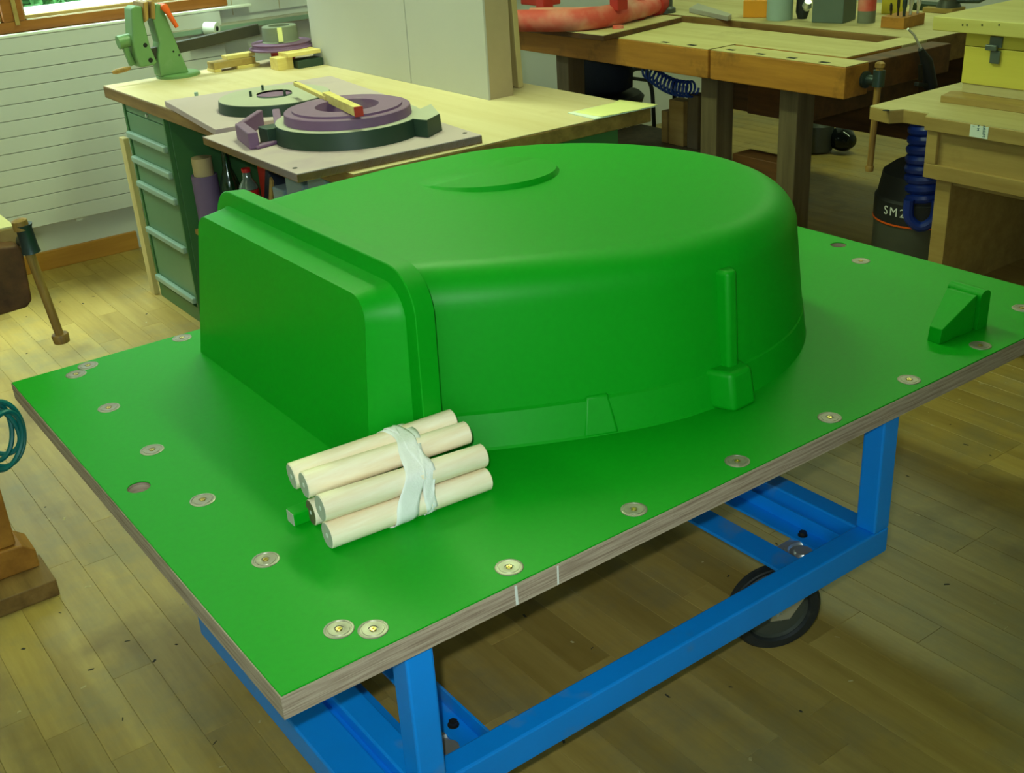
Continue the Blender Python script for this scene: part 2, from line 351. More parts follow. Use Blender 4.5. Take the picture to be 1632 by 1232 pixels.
# ================================================================ the room
X0, X1, Y0, Y1, ZC = -3.2, 5.9, -2.4, 4.085, 2.75
floor = struct(MB().box(X0, X1, Y0, Y1 + 0.01, -0.10, -0.0014).build('floor', M_GAP))
PW = 0.0885
def plank_mesh(w, l):
    t = 0.006; c = 0.0007; mb = MB()
    V = []
    for z, i in ((-t, 0), (-c, 0), (0, c)):
        V += [(-w / 2 + i, -l / 2 + i, z), (w / 2 - i, -l / 2 + i, z), (w / 2 - i, l / 2 - i, z), (-w / 2 + i, l / 2 - i, z)]
    F = [(8, 9, 10, 11)]
    for k in (0, 4):
        for i in range(4): j = (i + 1) % 4; F.append((k + i, k + j, k + 4 + j, k + 4 + i))
    mb.add(V, F); return mb.mesh('plank', M_PLANK, 0)
PLM = {l: plank_mesh(PW - 0.0004, l - 0.0004) for l in (0.55, 0.8, 1.1)}
far_planks = MB(); n_pl = 0; vis_planks = []
def on_screen(x, y):
    d = Vector((x, y, 0)) - CAM; z = d.dot(FWD)
    if z < 0.2: return False
    px = 816 + F_PX * d.dot(RGT) / z; py = 616 - F_PX * d.dot(UPV) / z
    return -60 < px < 1700 and -60 < py < 1330
k = 0; x = X0
while x < X1 - 0.01:
    y = Y0 - random.choice((0.1, 0.3, 0.5, 0.75))
    while y < Y1:
        l = random.choice((0.55, 0.8, 0.8, 1.1))
        ya, yb = max(y, Y0), min(y + l, Y1)
        xc, yc = x + PW / 2, (ya + yb) / 2
        if yb - ya > 0.03:
            seen = any(on_screen(xc, yc + q * (yb - ya)) for q in (-0.5, 0, 0.5))
            # the part of the floor that the photograph shows: left aisle, below the cart, right aisle
            open_floor = (xc < 0.98 and yc > 0.2) or (xc < 3.2 and yc < 1.75)
            if seen and open_floor and yb - ya > l - 0.01:
                vis_planks.append(((Vector((xc, yc, 0)) - CAM).length, xc, yc, l))
            else:
                far_planks.box(x + 0.0006, x + PW - 0.0006, ya + 0.0006, yb - 0.0006, -0.006, 0)
        y += l
    x += PW
vis_planks.sort()
for i, (d, xc, yc, l) in enumerate(vis_planks):
    if i < 295:
        o = bpy.data.objects.new('plank', PLM[l]); COL.objects.link(o); o.location = (xc, yc, 0); o.parent = floor
    else:
        far_planks.box(xc - PW / 2 + 0.0006, xc + PW / 2 - 0.0006, yc - l / 2, yc + l / 2 - 0.001, -0.006, 0)
fp = far_planks.build('plank_field', M_PLANK, floor, 0); fp['kind'] = 'stuff'

# left wall with its window opening
WU0, WU1, WZ0, WZ1 = -1.0, 1.78, 1.03, 2.25
T = 0.26
wl = MB()
wl.box(X0, X1, Y1, Y1 + T, -0.1, WZ0); wl.box(X0, X1, Y1, Y1 + T, WZ1, ZC)
wl.box(X0, WU0, Y1, Y1 + T, WZ0, WZ1); wl.box(WU1, X1, Y1, Y1 + T, WZ0, WZ1)
wall_left = struct(wl.build('wall_left', M_WALL))
PB = 0.0672; PV0, PV1 = 4.030, 4.058     # panelling stands proud of the wall
zt = 1.018; i = 0
while zt - PB > 0.20:
    MB().box(-2.9, 1.72, PV0, PV1, zt - PB + 0.0025, zt).build('panel_board', M_PANEL, wall_left, 0, 0.0012, 1)
    zt -= PB
ZPB = zt
MB().box(-2.9, 1.72, PV1, Y1, ZPB + 0.02, 1.018).build('panel_batten', M_PANEL, wall_left, 0)
b0 = pv(124, 344, PV0 + 0.02)
MB().box(b0.x - 0.014, b0.x + 0.014, PV0 + 0.005, Y1, ZPB - 0.012, ZPB + 0.02).build('panel_bracket', M_PANEL, wall_left, 0)
struct(MB().box(X0, 1.15, Y1 - 0.018, Y1, 0, 0.085).build('baseboard_left', M_BASE, None, 0, 0.003))
# wall beyond the window, smooth tiles and cable duct
MB().box(1.72, 2.9, Y1 - 0.012, Y1, 0.985, 1.25).build('tile_band', M_WALL, wall_left, 0)
for q in range(5): MB().box(1.80 + q * 0.24, 1.803 + q * 0.24, Y1 - 0.0135, Y1 - 0.011, 0.985, 1.25).build('tile_joint', M_MDFE, wall_left, 0)
dk = thing('cable_duct', 'grey-green cable duct running along the white wall behind the green vise', 'cable duct', (2.2, Y1 - 0.04, 0.93))
MB().box(1.45, 3.4, Y1 - 0.07, Y1, 0.925, 0.955).build('duct_body', M_GREYGRN, dk, 0, 0.003)
MB().box(1.45, 3.4, Y1 - 0.073, Y1 - 0.07, 0.93, 0.95).build('duct_cover', M_CABH, dk, 0)
# window
win = struct(MB().box(WU0, WU1, Y1 - 0.02, Y1 + 0.06, WZ0, WZ0 + 0.045).box(WU0, WU1, Y1 - 0.02, Y1 + 0.06, WZ1 - 0.05, WZ1)
             .box(WU0, WU0 + 0.05, Y1 - 0.02, Y1 + 0.06, WZ0 + 0.045, WZ1 - 0.05).box(WU1 - 0.05, WU1, Y1 - 0.02, Y1 + 0.06, WZ0 + 0.045, WZ1 - 0.05)
             .box(0.785, 0.872, Y1 - 0.02, Y1 + 0.06, WZ0 + 0.045, WZ1 - 0.05).build('window_1', M_FRAME, None, 0, 0.004))
for a, b in ((WU0 + 0.05, 0.785), (0.872, WU1 - 0.05)):
    s1 = MB(); w = 0.045; z0, z1 = WZ0 + 0.045, WZ1 - 0.05
    w = 0.012; s1.box(a, b, Y1 + 0.01, Y1 + 0.05, z0, z0 + 0.016).box(a, b, Y1 + 0.01, Y1 + 0.05, z1 - w, z1).box(a, a + w, Y1 + 0.01, Y1 + 0.05, z0 + 0.016, z1 - w).box(b - w, b, Y1 + 0.01, Y1 + 0.05, z0 + 0.016, z1 - w)
    sa = s1.build('sash', M_TAN, win, 0, 0.003)
    MB().box(a + w, b - w, Y1 + 0.024, Y1 + 0.03, z0 + 0.016, z1 - w).build('pane', M_GLASS, sa, 0)
    MB().box(a + 0.01, b - 0.01, Y1 - 0.004, Y1 + 0.0, z0 - 0.003, z0 + 0.004).build('seal_strip', M_SILL, win, 0)
MB().box(0.828, 0.846, Y1 - 0.028, Y1 - 0.02, WZ0 + 0.03, WZ1 - 0.05).build('cover_strip', M_TAN, win, 0, 0.002)
MB().box(WU0 - 0.04, WU1 + 0.1, PV0 - 0.005, Y1 - 0.02, 1.018, 1.03).build('window_sill', M_SILL, win, 0, 0.003)
# outside
MB_led = MB().box(-2.0, 3.0, Y1 + T, Y1 + 0.75, 0.90, 1.058)
struct(MB_led.build('trim_1', M_STONE, None, 0, 0.005))
shrub = thing('shrub', 'pale green leafy shrub outside the window', 'shrub', (1.5, 5.6, 0.0))
lf = MB()
for i in range(1500):
    c = Vector((1.22 + random.gauss(0, 0.34), 5.7 + random.gauss(0, 0.18), 1.10 + random.gauss(0, 0.22)))
    a = Vector((random.gauss(0, 1), random.gauss(0, 1), random.gauss(0, 1))).normalized(); b = a.orthogonal().normalized() * random.uniform(0.03, 0.05)
    a *= random.uniform(0.05, 0.09); n_ = a.cross(b).normalized() * 0.012
    lf.add([c - a, c - b * 0.9 + n_, c + a, c + b * 0.9 + n_], [(0, 1, 2), (0, 2, 3)])
lv = lf.build('foliage', M_LEAF, shrub, 60); lv['kind'] = 'stuff'
for i in range(5):
    MB().tube([(1.3, 5.7, 0), (1.3 + (i - 2) * 0.12, 5.7, 0.6), (1.3 + (i - 2) * 0.3, 5.7, 1.4)], [0.02, 0.015, 0.006]).build('stem', M_BARK, shrub)
struct(MB().box(-8, 14, Y1 + T, 16, -0.2, -0.02).build('trim_2', M_STONE))

# other walls, ceiling (outside the view, they hold the light)
struct(MB().box(X1, X1 + 0.2, Y0 - 0.2, Y1 + T, -0.1, ZC).build('wall_far', M_WALL, None, 0))
struct(MB().box(X0 - 0.2, X0, Y0 - 0.2, Y1 + T, -0.1, ZC).build('wall_near', M_WALL, None, 0))
RW = (-2.8, -0.7, 1.1, 2.4)
struct(MB().box(X0, X1, Y0 - 0.2, Y0, -0.1, RW[2]).box(X0, X1, Y0 - 0.2, Y0, RW[3], ZC).box(X0, RW[0], Y0 - 0.2, Y0, RW[2], RW[3])
       .box(RW[1], X1, Y0 - 0.2, Y0, RW[2], RW[3]).build('wall_right', M_WALL, None, 0))
w2 = struct(MB().box(RW[0], RW[1], Y0 - 0.12, Y0 - 0.04, RW[2], RW[2] + 0.05).box(RW[0], RW[1], Y0 - 0.12, Y0 - 0.04, RW[3] - 0.05, RW[3])
            .box(RW[0], RW[0] + 0.05, Y0 - 0.12, Y0 - 0.04, RW[2] + 0.05, RW[3] - 0.05).box(RW[1] - 0.05, RW[1], Y0 - 0.12, Y0 - 0.04, RW[2] + 0.05, RW[3] - 0.05).build('window_2', M_FRAME, None, 0))
struct(MB().box(X0, X1, Y0, Y1, ZC, ZC + 0.1).build('ceiling', M_CEIL, None, 0))
for i, (lx, ly, pw) in enumerate(LAMPS):
    t = thing('ceiling_lamp', ['long white ceiling lamp above the aisle by the drawer cabinet', 'long white ceiling lamp nearest the rear window',
              'long white ceiling lamp above the pattern bench', 'long white ceiling lamp above the joiner bench', 'long white ceiling lamp above the cart'][i], 'lamp', (lx, ly, ZC))
    MB().box(lx - 0.11, lx + 0.11, ly - 0.72, ly + 0.72, ZC - 0.07, ZC).build('housing', M_HOUSING, t, 0, 0.01)
    MB().box(lx - 0.09, lx + 0.09, ly - 0.70, ly + 0.70, ZC - 0.085, ZC - 0.07).build('diffuser', M_DIFF, t, 0)
    area('lamp_light', (lx, ly, ZC - 0.10), (lx, ly, 0), 0.2, 1.4, pw, LAMPC)

# ================================================================ the mould pattern on its board
BL, BW, BZ, BT = 2.03, 1.353, 0.60, 0.040
mould = thing('mould_pattern', 'bright green D-shaped mould plug fixed on a large green plywood board', 'mould', (BL / 2, BW / 2, BZ - BT))
bb = MB().box(0, BL, 0, BW, BZ - BT, BZ - 0.0025)
for fi in range(len(bb.f)): bb.m[fi] = 0
base = bb.build('plywood_core', [M_PLYE, M_PLYU], mould, 0)
skin = MB().box(0.0015, BL - 0.0015, 0.0015, BW - 0.0015, BZ - 0.0025, BZ).build('painted_top', M_GREEN, mould, 0)
hc = MB()
for hx, hy in ((0.054, 0.691), (1.975, 0.674)): hc.cyl((hx, hy, BZ - 0.1), (hx, hy, BZ + 0.1), 0.0205, 32)
cut(base, hc); cut(skin, hc)
for p in base.data.polygons:
    if p.normal.z < -0.9: p.material_index = 1
bv = skin.modifiers.new('edge', 'BEVEL'); bv.width = 0.0015; bv.segments = 2; bv.limit_method = 'ANGLE'
INS = [(0.388, 1.326), (0.162, 1.322), (0.126, 1.292), (0.124, 1.064), (0.125, 0.815), (0.125, 0.566), (0.128, 0.316), (0.131, 0.078),
       (0.169, 0.045), (0.410, 0.041), (0.667, 0.039), (0.912, 0.038), (1.162, 0.038), (1.406, 0.039), (1.652, 0.041), (1.911, 0.551), (1.900, 0.097)]
me_d = MB().lathe([(0.0005, 0.0002), (0.0072, 0.0002), (0.0074, 0.0012), (0.0080, 0.0013), (0.0160, 0.0013), (0.0164, 0.0007), (0.0188, 0.0007), (0.0192, 0.0013), (0.0215, 0.0013), (0.0226, 0.0008), (0.0228, 0)], n=36).mesh('steel_insert', M_STEEL)
me_s = MB().lathe([(0.0004, 0.0006), (0.0018, 0.0006), (0.0018, 0.0018), (0.0046, 0.0019), (0.0052, 0.0012), (0.0052, 0.0002)], n=16).mesh('insert_screw', M_SCREW)
for (ix, iy) in INS:
    o = bpy.data.objects.new('steel_insert', me_d); COL.objects.link(o); o.parent = mould; o.matrix_parent_inverse = parent_world(mould).inverted()
    o.location = (ix, iy, BZ); o.rotation_euler = (0, 0, random.uniform(0, 6))
    q = bpy.data.objects.new('insert_screw', me_s); COL.objects.link(q); q.parent = o
for (x0, y0, x1, y1, w) in ((822, 934, 825, 968, 0.0045), (889, 902, 890, 934, 0.0030)):
    a = pv(x0, y0, -0.0006); b = pv(x1, y1, -0.0006)
    MB().bar((a.x, -0.0003, min(a.z, BZ - 0.001)), (b.x, -0.0003, max(b.z, BZ - BT + 0.001)), w, 0.0008, (0, 1, 0)).build('chalk_mark', M_WHITE, mould, 0)

# plug body: D-shaped plan, skirt at the foot, large rounding at the top
CX, CY, CR = 1.10, 0.752, 0.540
plan = [(0.49, 0.440), (0.554, 0.408), (0.627, 0.364), (0.735, 0.308), (0.845, 0.260), (0.969, 0.222)]
for a in range(-90, 91, 5): plan.append((CX + CR * math.cos(math.radians(a)), CY + CR * math.sin(math.radians(a))))
plan += [(0.969, 1.302), (0.845, 1.292), (0.735, 1.278), (0.627, 1.258), (0.554, 1.238), (0.49, 1.222)]
def catmull(P, k):
    out = []
    for i in range(len(P) - 1):
        p0, p1, p2, p3 = P[max(0, i - 1)], P[i], P[i + 1], P[min(len(P) - 1, i + 2)]
        for j in range(k):
            t = j / k
            out.append(tuple(0.5 * ((2 * b) + (c - a) * t + (2 * a - 5 * b + 4 * c - d) * t * t + (-a + 3 * b - 3 * c + d) * t ** 3) for a, b, c, d in zip(p0, p1, p2, p3)))
    out.append(P[-1]); return out
plan = catmull(plan, 2)
nn = len(plan); nor = []
for i in range(nn):
    a = plan[max(0, i - 1)]; b = plan[min(nn - 1, i + 1)]; d = Vector((b[0] - a[0], b[1] - a[1])).normalized(); nor.append((d.y, -d.x))
nor[0] = (0, -1); nor[-1] = (0, 1)
ZT = 0.936; FR = 0.075
lev = [(-0.004, BZ), (0.0, BZ + 0.004), (0.020, BZ + 0.064), (0.026, BZ + 0.068), (0.046, ZT - FR)]
for j in range(1, 10): th = j / 9 * PI / 2; lev.append((0.046 + FR * (1 - math.cos(th)), ZT - FR + FR * math.sin(th)))
lev.append((0.15, ZT)); lev.append((0.24, ZT))
tb = MB(); V = []
def topz(u, z): return z - 0.020 * (u - 0.5) * max(0.0, (z - 0.65) / 0.28)
for d, z in lev:
    for (x, y), (nx, ny) in zip(plan, nor):
        # the skirt is widest along the straight flank and fades out round the nose
        fs = 1.0 - 0.62 * min(1.0, max(0.0, (x - 0.85) / 0.32)); dd = d * fs if d <= 0.026 else 0.026 * fs + (d - 0.026)
        X, Y = x - nx * dd, y - ny * dd
        V.append((max(0.49, X), Y, topz(X, z)))
Fc = []
for a in range(len(lev) - 1):
    for i in range(nn - 1): Fc.append((a * nn + i, a * nn + i + 1, (a + 1) * nn + i + 1, (a + 1) * nn + i))
Fc.append(tuple((len(lev) - 1) * nn + i for i in range(nn)))
for a in range(len(lev) - 1): Fc.append((a * nn, (a + 1) * nn, (a + 1) * nn + nn - 1, a * nn + nn - 1))
tb.add(V, Fc); plug = tb.build('plug_body', M_GREEN, mould, 16)
# shallow tilted disc on top
dc = MB(); rr = 0.172; nseg = 72; c0 = (1.062, 0.985); V = []; zp = topz(c0[0], ZT)
for k_ in range(nseg):
    a = 2 * PI * k_ / nseg; x = c0[0] + rr * math.cos(a); y = c0[1] + rr * math.sin(a)
    h = max(-0.002, 0.011 * (0.35 - math.sin(a) * 0.75 + 0.1 * math.cos(a)))
    V += [(x, y, topz(x, ZT) - 0.004), (x, y, topz(x, ZT) - 0.0005), (c0[0] + (rr - 0.007) * math.cos(a), c0[1] + (rr - 0.007) * math.sin(a), topz(x, ZT) + h)]
V.append((c0[0], c0[1], zp + 0.0032)); ce = len(V) - 1; Fd = []
for k_ in range(nseg):
    j = (k_ + 1) % nseg
    for q in (0, 1): Fd.append((3 * k_ + q, 3 * j + q, 3 * j + q + 1, 3 * k_ + q + 1))
    Fd.append((3 * k_ + 2, 3 * j + 2, ce))
dc.add(V, Fd); dc.build('raised_disc', M_GREEN, plug, 30)
# end plate and collar
def arch(y0, y1, z1, r, bz=BZ, n=8, lean0=0.0, lean1=0.0):
    """outline in (y,z): near foot, near rounded corner, far rounded corner, far foot"""
    P = [(y0, bz)]
    h = z1 - bz; ya, yb = y0 + lean0, y1 - lean1
    for k_ in range(n + 1): th = k_ / n * PI / 2; P.append((ya + r - r * math.cos(th), z1 - r + r * math.sin(th)))
    for k_ in range(n + 1): th = k_ / n * PI / 2; P.append((yb - r + r * math.sin(th), z1 - r + r * math.cos(th)))
    P.append((yb + lean1, bz)); return P
def loft(mb, secs):
    n = len(secs[0]); V = [p for s_ in secs for p in s_]; F = []
    for a in range(len(secs) - 1):
        for i in range(n): j = (i + 1) % n; F.append((a * n + i, a * n + j, (a + 1) * n + j, (a + 1) * n + i))
    F.append(tuple(reversed(range(n)))); F.append(tuple((len(secs) - 1) * n + i for i in range(n))); mb.add(V, F); return mb
A0 = arch(0.432, 1.212, 0.932, 0.045, lean0=0.004, lean1=0.045); A1 = arch(0.408, 1.224, 0.938, 0.060, lean0=0.008, lean1=0.035)
A2 = arch(0.401, 1.227, 0.9415, 0.064, lean0=0.008, lean1=0.035)
fu_ = lambda z: 0.388 + 0.10 * (z - BZ)
loft(MB(), [[(fu_(z), y, z) for y, z in A0], [(0.466 + 0.03 * (z - BZ), y, z) for y, z in A1], [(0.4735 + 0.03 * (z - BZ), y, z) for y, z in A2], [(0.490, y, z) for y, z in A2]]).build('end_plate', M_GREEN, mould, 30)
C0 = arch(0.368, 1.240, 0.972, 0.084, lean0=0.010, lean1=0.030); C1 = arch(0.3665, 1.2415, 0.9735, 0.0845, lean0=0.010, lean1=0.030)
C2 = arch(0.370, 1.238, 0.970, 0.084, lean0=0.010, lean1=0.030); C3 = arch(0.405, 1.222, 0.940, 0.084, lean0=0.012, lean1=0.030)
uc = lambda z: 0.470 + 0.04 * (z - BZ)
loft(MB(), [[(uc(z), y, z) for y, z in C0], [(uc(z) + 0.0015, y, z) for y, z in C1], [(uc(z) + 0.040, y, z) for y, z in C2], [(uc(z) + 0.047, y, z) for y, z in C3]]).build('collar', M_GREEN, mould, 30)
# rib with foot block, small block on the skirt
def wedge_box(mb, c, ang, hw, hd, z0, z1, tw=0.006, td=0.004):
    ex = Vector((math.cos(ang), math.sin(ang), 0)); ey = Vector((-math.sin(ang), math.cos(ang), 0)); c = Vector(c); V = []
    for z, k_ in ((z0, 0), (z1, 1)):
        for i, j in ((-1, -1), (1, -1), (1, 1), (-1, 1)):
            V.append(c + ex * i * (hw - tw * k_) + ey * (j * hd + (td * k_ if j < 0 else 0)) + Vector((0, 0, z)))
    return mb.add(V, [(0, 3, 2, 1), (4, 5, 6, 7), (0, 1, 5, 4), (1, 2, 6, 5), (2, 3, 7, 6), (3, 0, 4, 7)])
def plan_block(poly, z0, z1, shrink, name, bev):
    cx_ = sum(p[0] for p in poly) / len(poly); cy_ = max(p[1] for p in poly)
    P0 = [(x_, y_, z0) for x_, y_ in poly]; P1 = [(x_ + (cx_ - x_) * shrink, y_ + (cy_ - y_) * shrink, z1) for x_, y_ in poly]
    return loft(MB(), [P0, P1]).build(name, M_GREEN, plug, 30, bev, 4)
plan_block([(1.022, 0.235), (1.048, 0.172), (1.112, 0.174), (1.126, 0.24), (1.11, 0.31), (1.03, 0.31)], BZ - 0.001, 0.676, 0.10, 'foot_block', 0.009)
plan_block([(1.062, 0.262), (1.070, 0.208), (1.098, 0.207), (1.112, 0.245), (1.11, 0.33), (1.07, 0.33)], BZ + 0.03, 0.866, 0.12, 'rib', 0.008)
q0 = pz(958, 692, BZ)
sb = MB(); ang = -0.42; ex = Vector((math.cos(ang), math.sin(ang), 0)); ey = Vector((-math.sin(ang), math.cos(ang), 0)); V = []
for hw, yo, z in ((0.034, -0.006, BZ), (0.034, 0.06, BZ), (0.022, 0.06, BZ + 0.072), (0.022, 0.020, BZ + 0.072)):
    V += [Vector((q0.x, q0.y, 0)) + ex * -hw + ey * yo + Vector((0, 0, z)), Vector((q0.x, q0.y, 0)) + ex * hw + ey * yo + Vector((0, 0, z))]
sb.add(V, [(0, 1, 3, 2), (2, 3, 5, 4), (4, 5, 7, 6), (6, 7, 1, 0), (0, 2, 4, 6), (1, 7, 5, 3)]).build('skirt_block', M_GREEN, plug, 30, 0.005, 3)
# far bracket block on the board: a wedge with a round-headed upright at its back
a1 = pz(1474, 545, BZ); a2 = pz(1497, 549, BZ); a3 = pz(1550, 527, BZ)
ex = Vector((a3.x - a2.x, a3.y - a2.y, 0)); ln = ex.length; ex.normalize(); ey = Vector((-ex.y, ex.x, 0)); W_ = 0.075
f1 = Vector((a2.x, a2.y, 0)); f0 = f1 + ey * 0.031; b1_ = f1 + ex * ln; b0_ = b1_ + ey * 0.072
wd = MB(); zz = lambda p, z: (p.x, p.y, z)
loft(wd, [[zz(f1, BZ), zz(b1_, BZ), zz(b1_, BZ + 0.080), zz(b1_ - ex * 0.006, BZ + 0.080), zz(f1 + ex * 0.004, BZ + 0.032)],
          [zz(f0, BZ), zz(b0_, BZ), zz(b0_, BZ + 0.080), zz(b0_ - ex * 0.006, BZ + 0.080), zz(f0 + ex * 0.004, BZ + 0.032)]])
wdo = wd.build('wedge_block', M_GREEN, mould, 20, 0.0015, 2)
up = MB(); P = [(0, 0), (0.034, 0)]
for k_ in range(9): th = k_ / 8 * PI; P.append((0.017 + 0.017 * math.cos(th), 0.075 + 0.013 * math.sin(th)))
up.prism([zz(b1_ + ex * (0.010 + u_) - ey * 0.004, BZ + z_) for u_, z_ in P], (0, 0, 0), ey * 0.085).build('wedge_upright', M_GREEN, wdo, 30)
MB().prism([zz(b1_ + ex * u_ + ey * 0.006, BZ + z_) for u_, z_ in ((0, 0), (0.012, 0), (0.012, 0.078), (0, 0.078))], (0, 0, 0), ey * 0.066).build('wedge_web', M_GREEN, wdo, 20)
# small stop block beside the dowels
b1 = pz(471, 840, BZ); sbk = MB().box(b1.x, b1.x + 0.075, b1.y, b1.y + 0.028, BZ, BZ + 0.024).build('stop_block', M_GREEN, mould, 0, 0.002)
MB().box(b1.x - 0.001, b1.x, b1.y + 0.002, b1.y + 0.026, BZ + 0.001, BZ + 0.023).build('bare_end', M_DOWEND, sbk, 0)

# ================================================================ dowel bundle
bundle = thing('dowel_bundle', 'bundle of six pale wooden dowels bound with white masking tape', 'dowels', (0.37, 0.29, BZ))
RA, RB = 0.0230, 0.0203     # the turned dowels taper slightly
dends = [((0.223, 0.280, BZ + RA), (0.525, 0.259, BZ + RB)), ((0.236, 0.362, BZ + RA), (0.535, 0.330, BZ + RB)), ((0.223, 0.291, BZ + 0.069), (0.525, 0.266, BZ + 0.064)),
         ((0.223, 0.343, BZ + 0.089), (0.525, 0.313, BZ + 0.090)), ((0.223, 0.3885, BZ + 0.086), (0.525, 0.355, BZ + 0.0985)), ((0.262, 0.3215, BZ + 0.040), (0.520, 0.297, BZ + 0.044))]
for i, (pa_, pb2) in enumerate(dends):
    pa_ = Vector(pa_); pb2 = Vector(pb2); ax_ = (pb2 - pa_); Ln = ax_.length; ax_.normalize(); c = 0.0015; RA, RB = (0.0230, 0.0203) if i < 5 else (0.0175, 0.0165)
    o = MB().lathe([(RA - c, 0), (RA, c), (RB, Ln - c), (RB - c, Ln)], pa_, 40, ax_).build('dowel', M_DOWEL, bundle, 40)
    MB().lathe([(RA - c - 0.0003, 0), (RA - c - 0.0003, 0.0004)], pa_ - ax_ * 0.0004, 36, ax_).build('end_grain', M_DOWENDB if i == 1 else M_DOWEND, o, 40)
    MB().lathe([(0.0042, 0), (0.0042, 0.0004)], pa_ - ax_ * 0.0007, 14, ax_).build('centre_hole', M_WHITE, o, 40)
DR = 0.0209
dpos = [((a_[1] + b_[1]) / 2, (a_[2] + b_[2]) / 2, 0) for a_, b_ in dends]
# tape: wraps the outer hull of the dowels, two crossing strips with wrinkles
def hull_path(rad):
    pts = []
    for dy, dz, _ in dpos:
        for k_ in range(40): a = 2 * PI * k_ / 40; pts.append((dy + rad * math.cos(a), max(BZ + 0.0006, dz + rad * math.sin(a))))
    pts = sorted(set(pts))
    def half(ps):
        h = []
        for p in ps:
            while len(h) > 1 and (h[-1][0] - h[-2][0]) * (p[1] - h[-2][1]) - (h[-1][1] - h[-2][1]) * (p[0] - h[-2][0]) <= 0: h.pop()
            h.append(p)
        return h
    lo = half(pts); hi = half(pts[::-1]); return lo[:-1] + hi[:-1]
def resample(P, n):
    L_ = [0]
    for i in range(len(P)): a = P[i]; b = P[(i + 1) % len(P)]; L_.append(L_[-1] + math.hypot(b[0] - a[0], b[1] - a[1]))
    out = []; j = 0
    for k_ in range(n):
        s_ = L_[-1] * k_ / n
        while L_[j + 1] < s_: j += 1
        t = (s_ - L_[j]) / max(1e-9, L_[j + 1] - L_[j]); a = P[j]; b = P[(j + 1) % len(P)]
        out.append((a[0] + (b[0] - a[0]) * t, a[1] + (b[1] - a[1]) * t))
    return out
def tape(xc, w, sk, amp, rad, name):
    R = resample(hull_path(rad), 90); mb = MB(); V = []; m = 7
    for k_, (y, z) in enumerate(R):
        for j in range(m):
            t = j / (m - 1) - 0.5
            wv = amp * math.sin(k_ * 0.9 + j * 1.7 + xc * 90) * 0.4 + amp * random.uniform(-0.5, 0.5)
            x = xc + t * w + sk * math.sin(2 * PI * k_ / 90 + 0.8) + 0.003 * math.sin(k_ * 0.35 + j)
            cy_, cz_ = 0.325, BZ + 0.05; d = math.hypot(y - cy_, z - cz_)
            V.append((x, y + (y - cy_) / d * wv, max(BZ + 0.0004, z + (z - cz_) / d * wv)))
    F = []
    for k_ in range(90):
        k2 = (k_ + 1) % 90
        for j in range(m - 1): F.append((k_ * m + j, k_ * m + j + 1, k2 * m + j + 1, k2 * m + j))
    o = mb.add(V, F).build(name, M_TAPE, bundle, 50)
    s_ = o.modifiers.new('thick', 'SOLIDIFY'); s_.thickness = 0.0006; s_.offset = 1; return o
tape(0.382, 0.044, -0.036, 0.0006, DR + 0.0014, 'masking_tape')
tape(0.408, 0.022, -0.008, 0.0018, DR + 0.0026, 'masking_tape')

# ================================================================ blue cart
cart = thing('transport_cart', 'blue steel trolley on rubber casters under the green board', 'cart', (0.78, 0.37, 0))
CU0, CU1, CV0, CV1 = 0.201, 1.357, 0.018, 1.24; TB = 0.048; ZB0, ZB1 = 0.224, 0.284; ZTp = BZ - BT
for lx in (CU0, CU1 - TB):
    for ly in (CV0, CV1 - TB): MB().box(lx, lx + TB, ly, ly + TB, ZB1, ZTp).build('leg', M_BLUE, cart, 0, 0.004, 2)
for ly in (CV0, CV1 - TB):
    MB().box(CU0, CU1, ly, ly + TB, ZB0, ZB1).build('bottom_rail', M_BLUE, cart, 0, 0.004, 2)
    MB().box(CU0 + TB, CU1 - TB, ly + (0.034 if ly < 0.5 else 0), ly + TB, ZTp - 0.028, ZTp).build('top_rail', M_BLUE, cart, 0, 0.004, 2)
for lx in (CU0, CU1 - TB):
    MB().box(lx, lx + TB, CV0 + TB, CV1 - TB, ZB0 + 0.002, ZB1 - 0.002).build('end_rail', M_BLUE, cart, 0, 0.004, 2)
    MB().box(lx, lx + TB, CV0 + TB, CV1 - TB, ZTp - 0.030, ZTp).build('top_end_rail', M_BLUE, cart, 0, 0.004, 2)
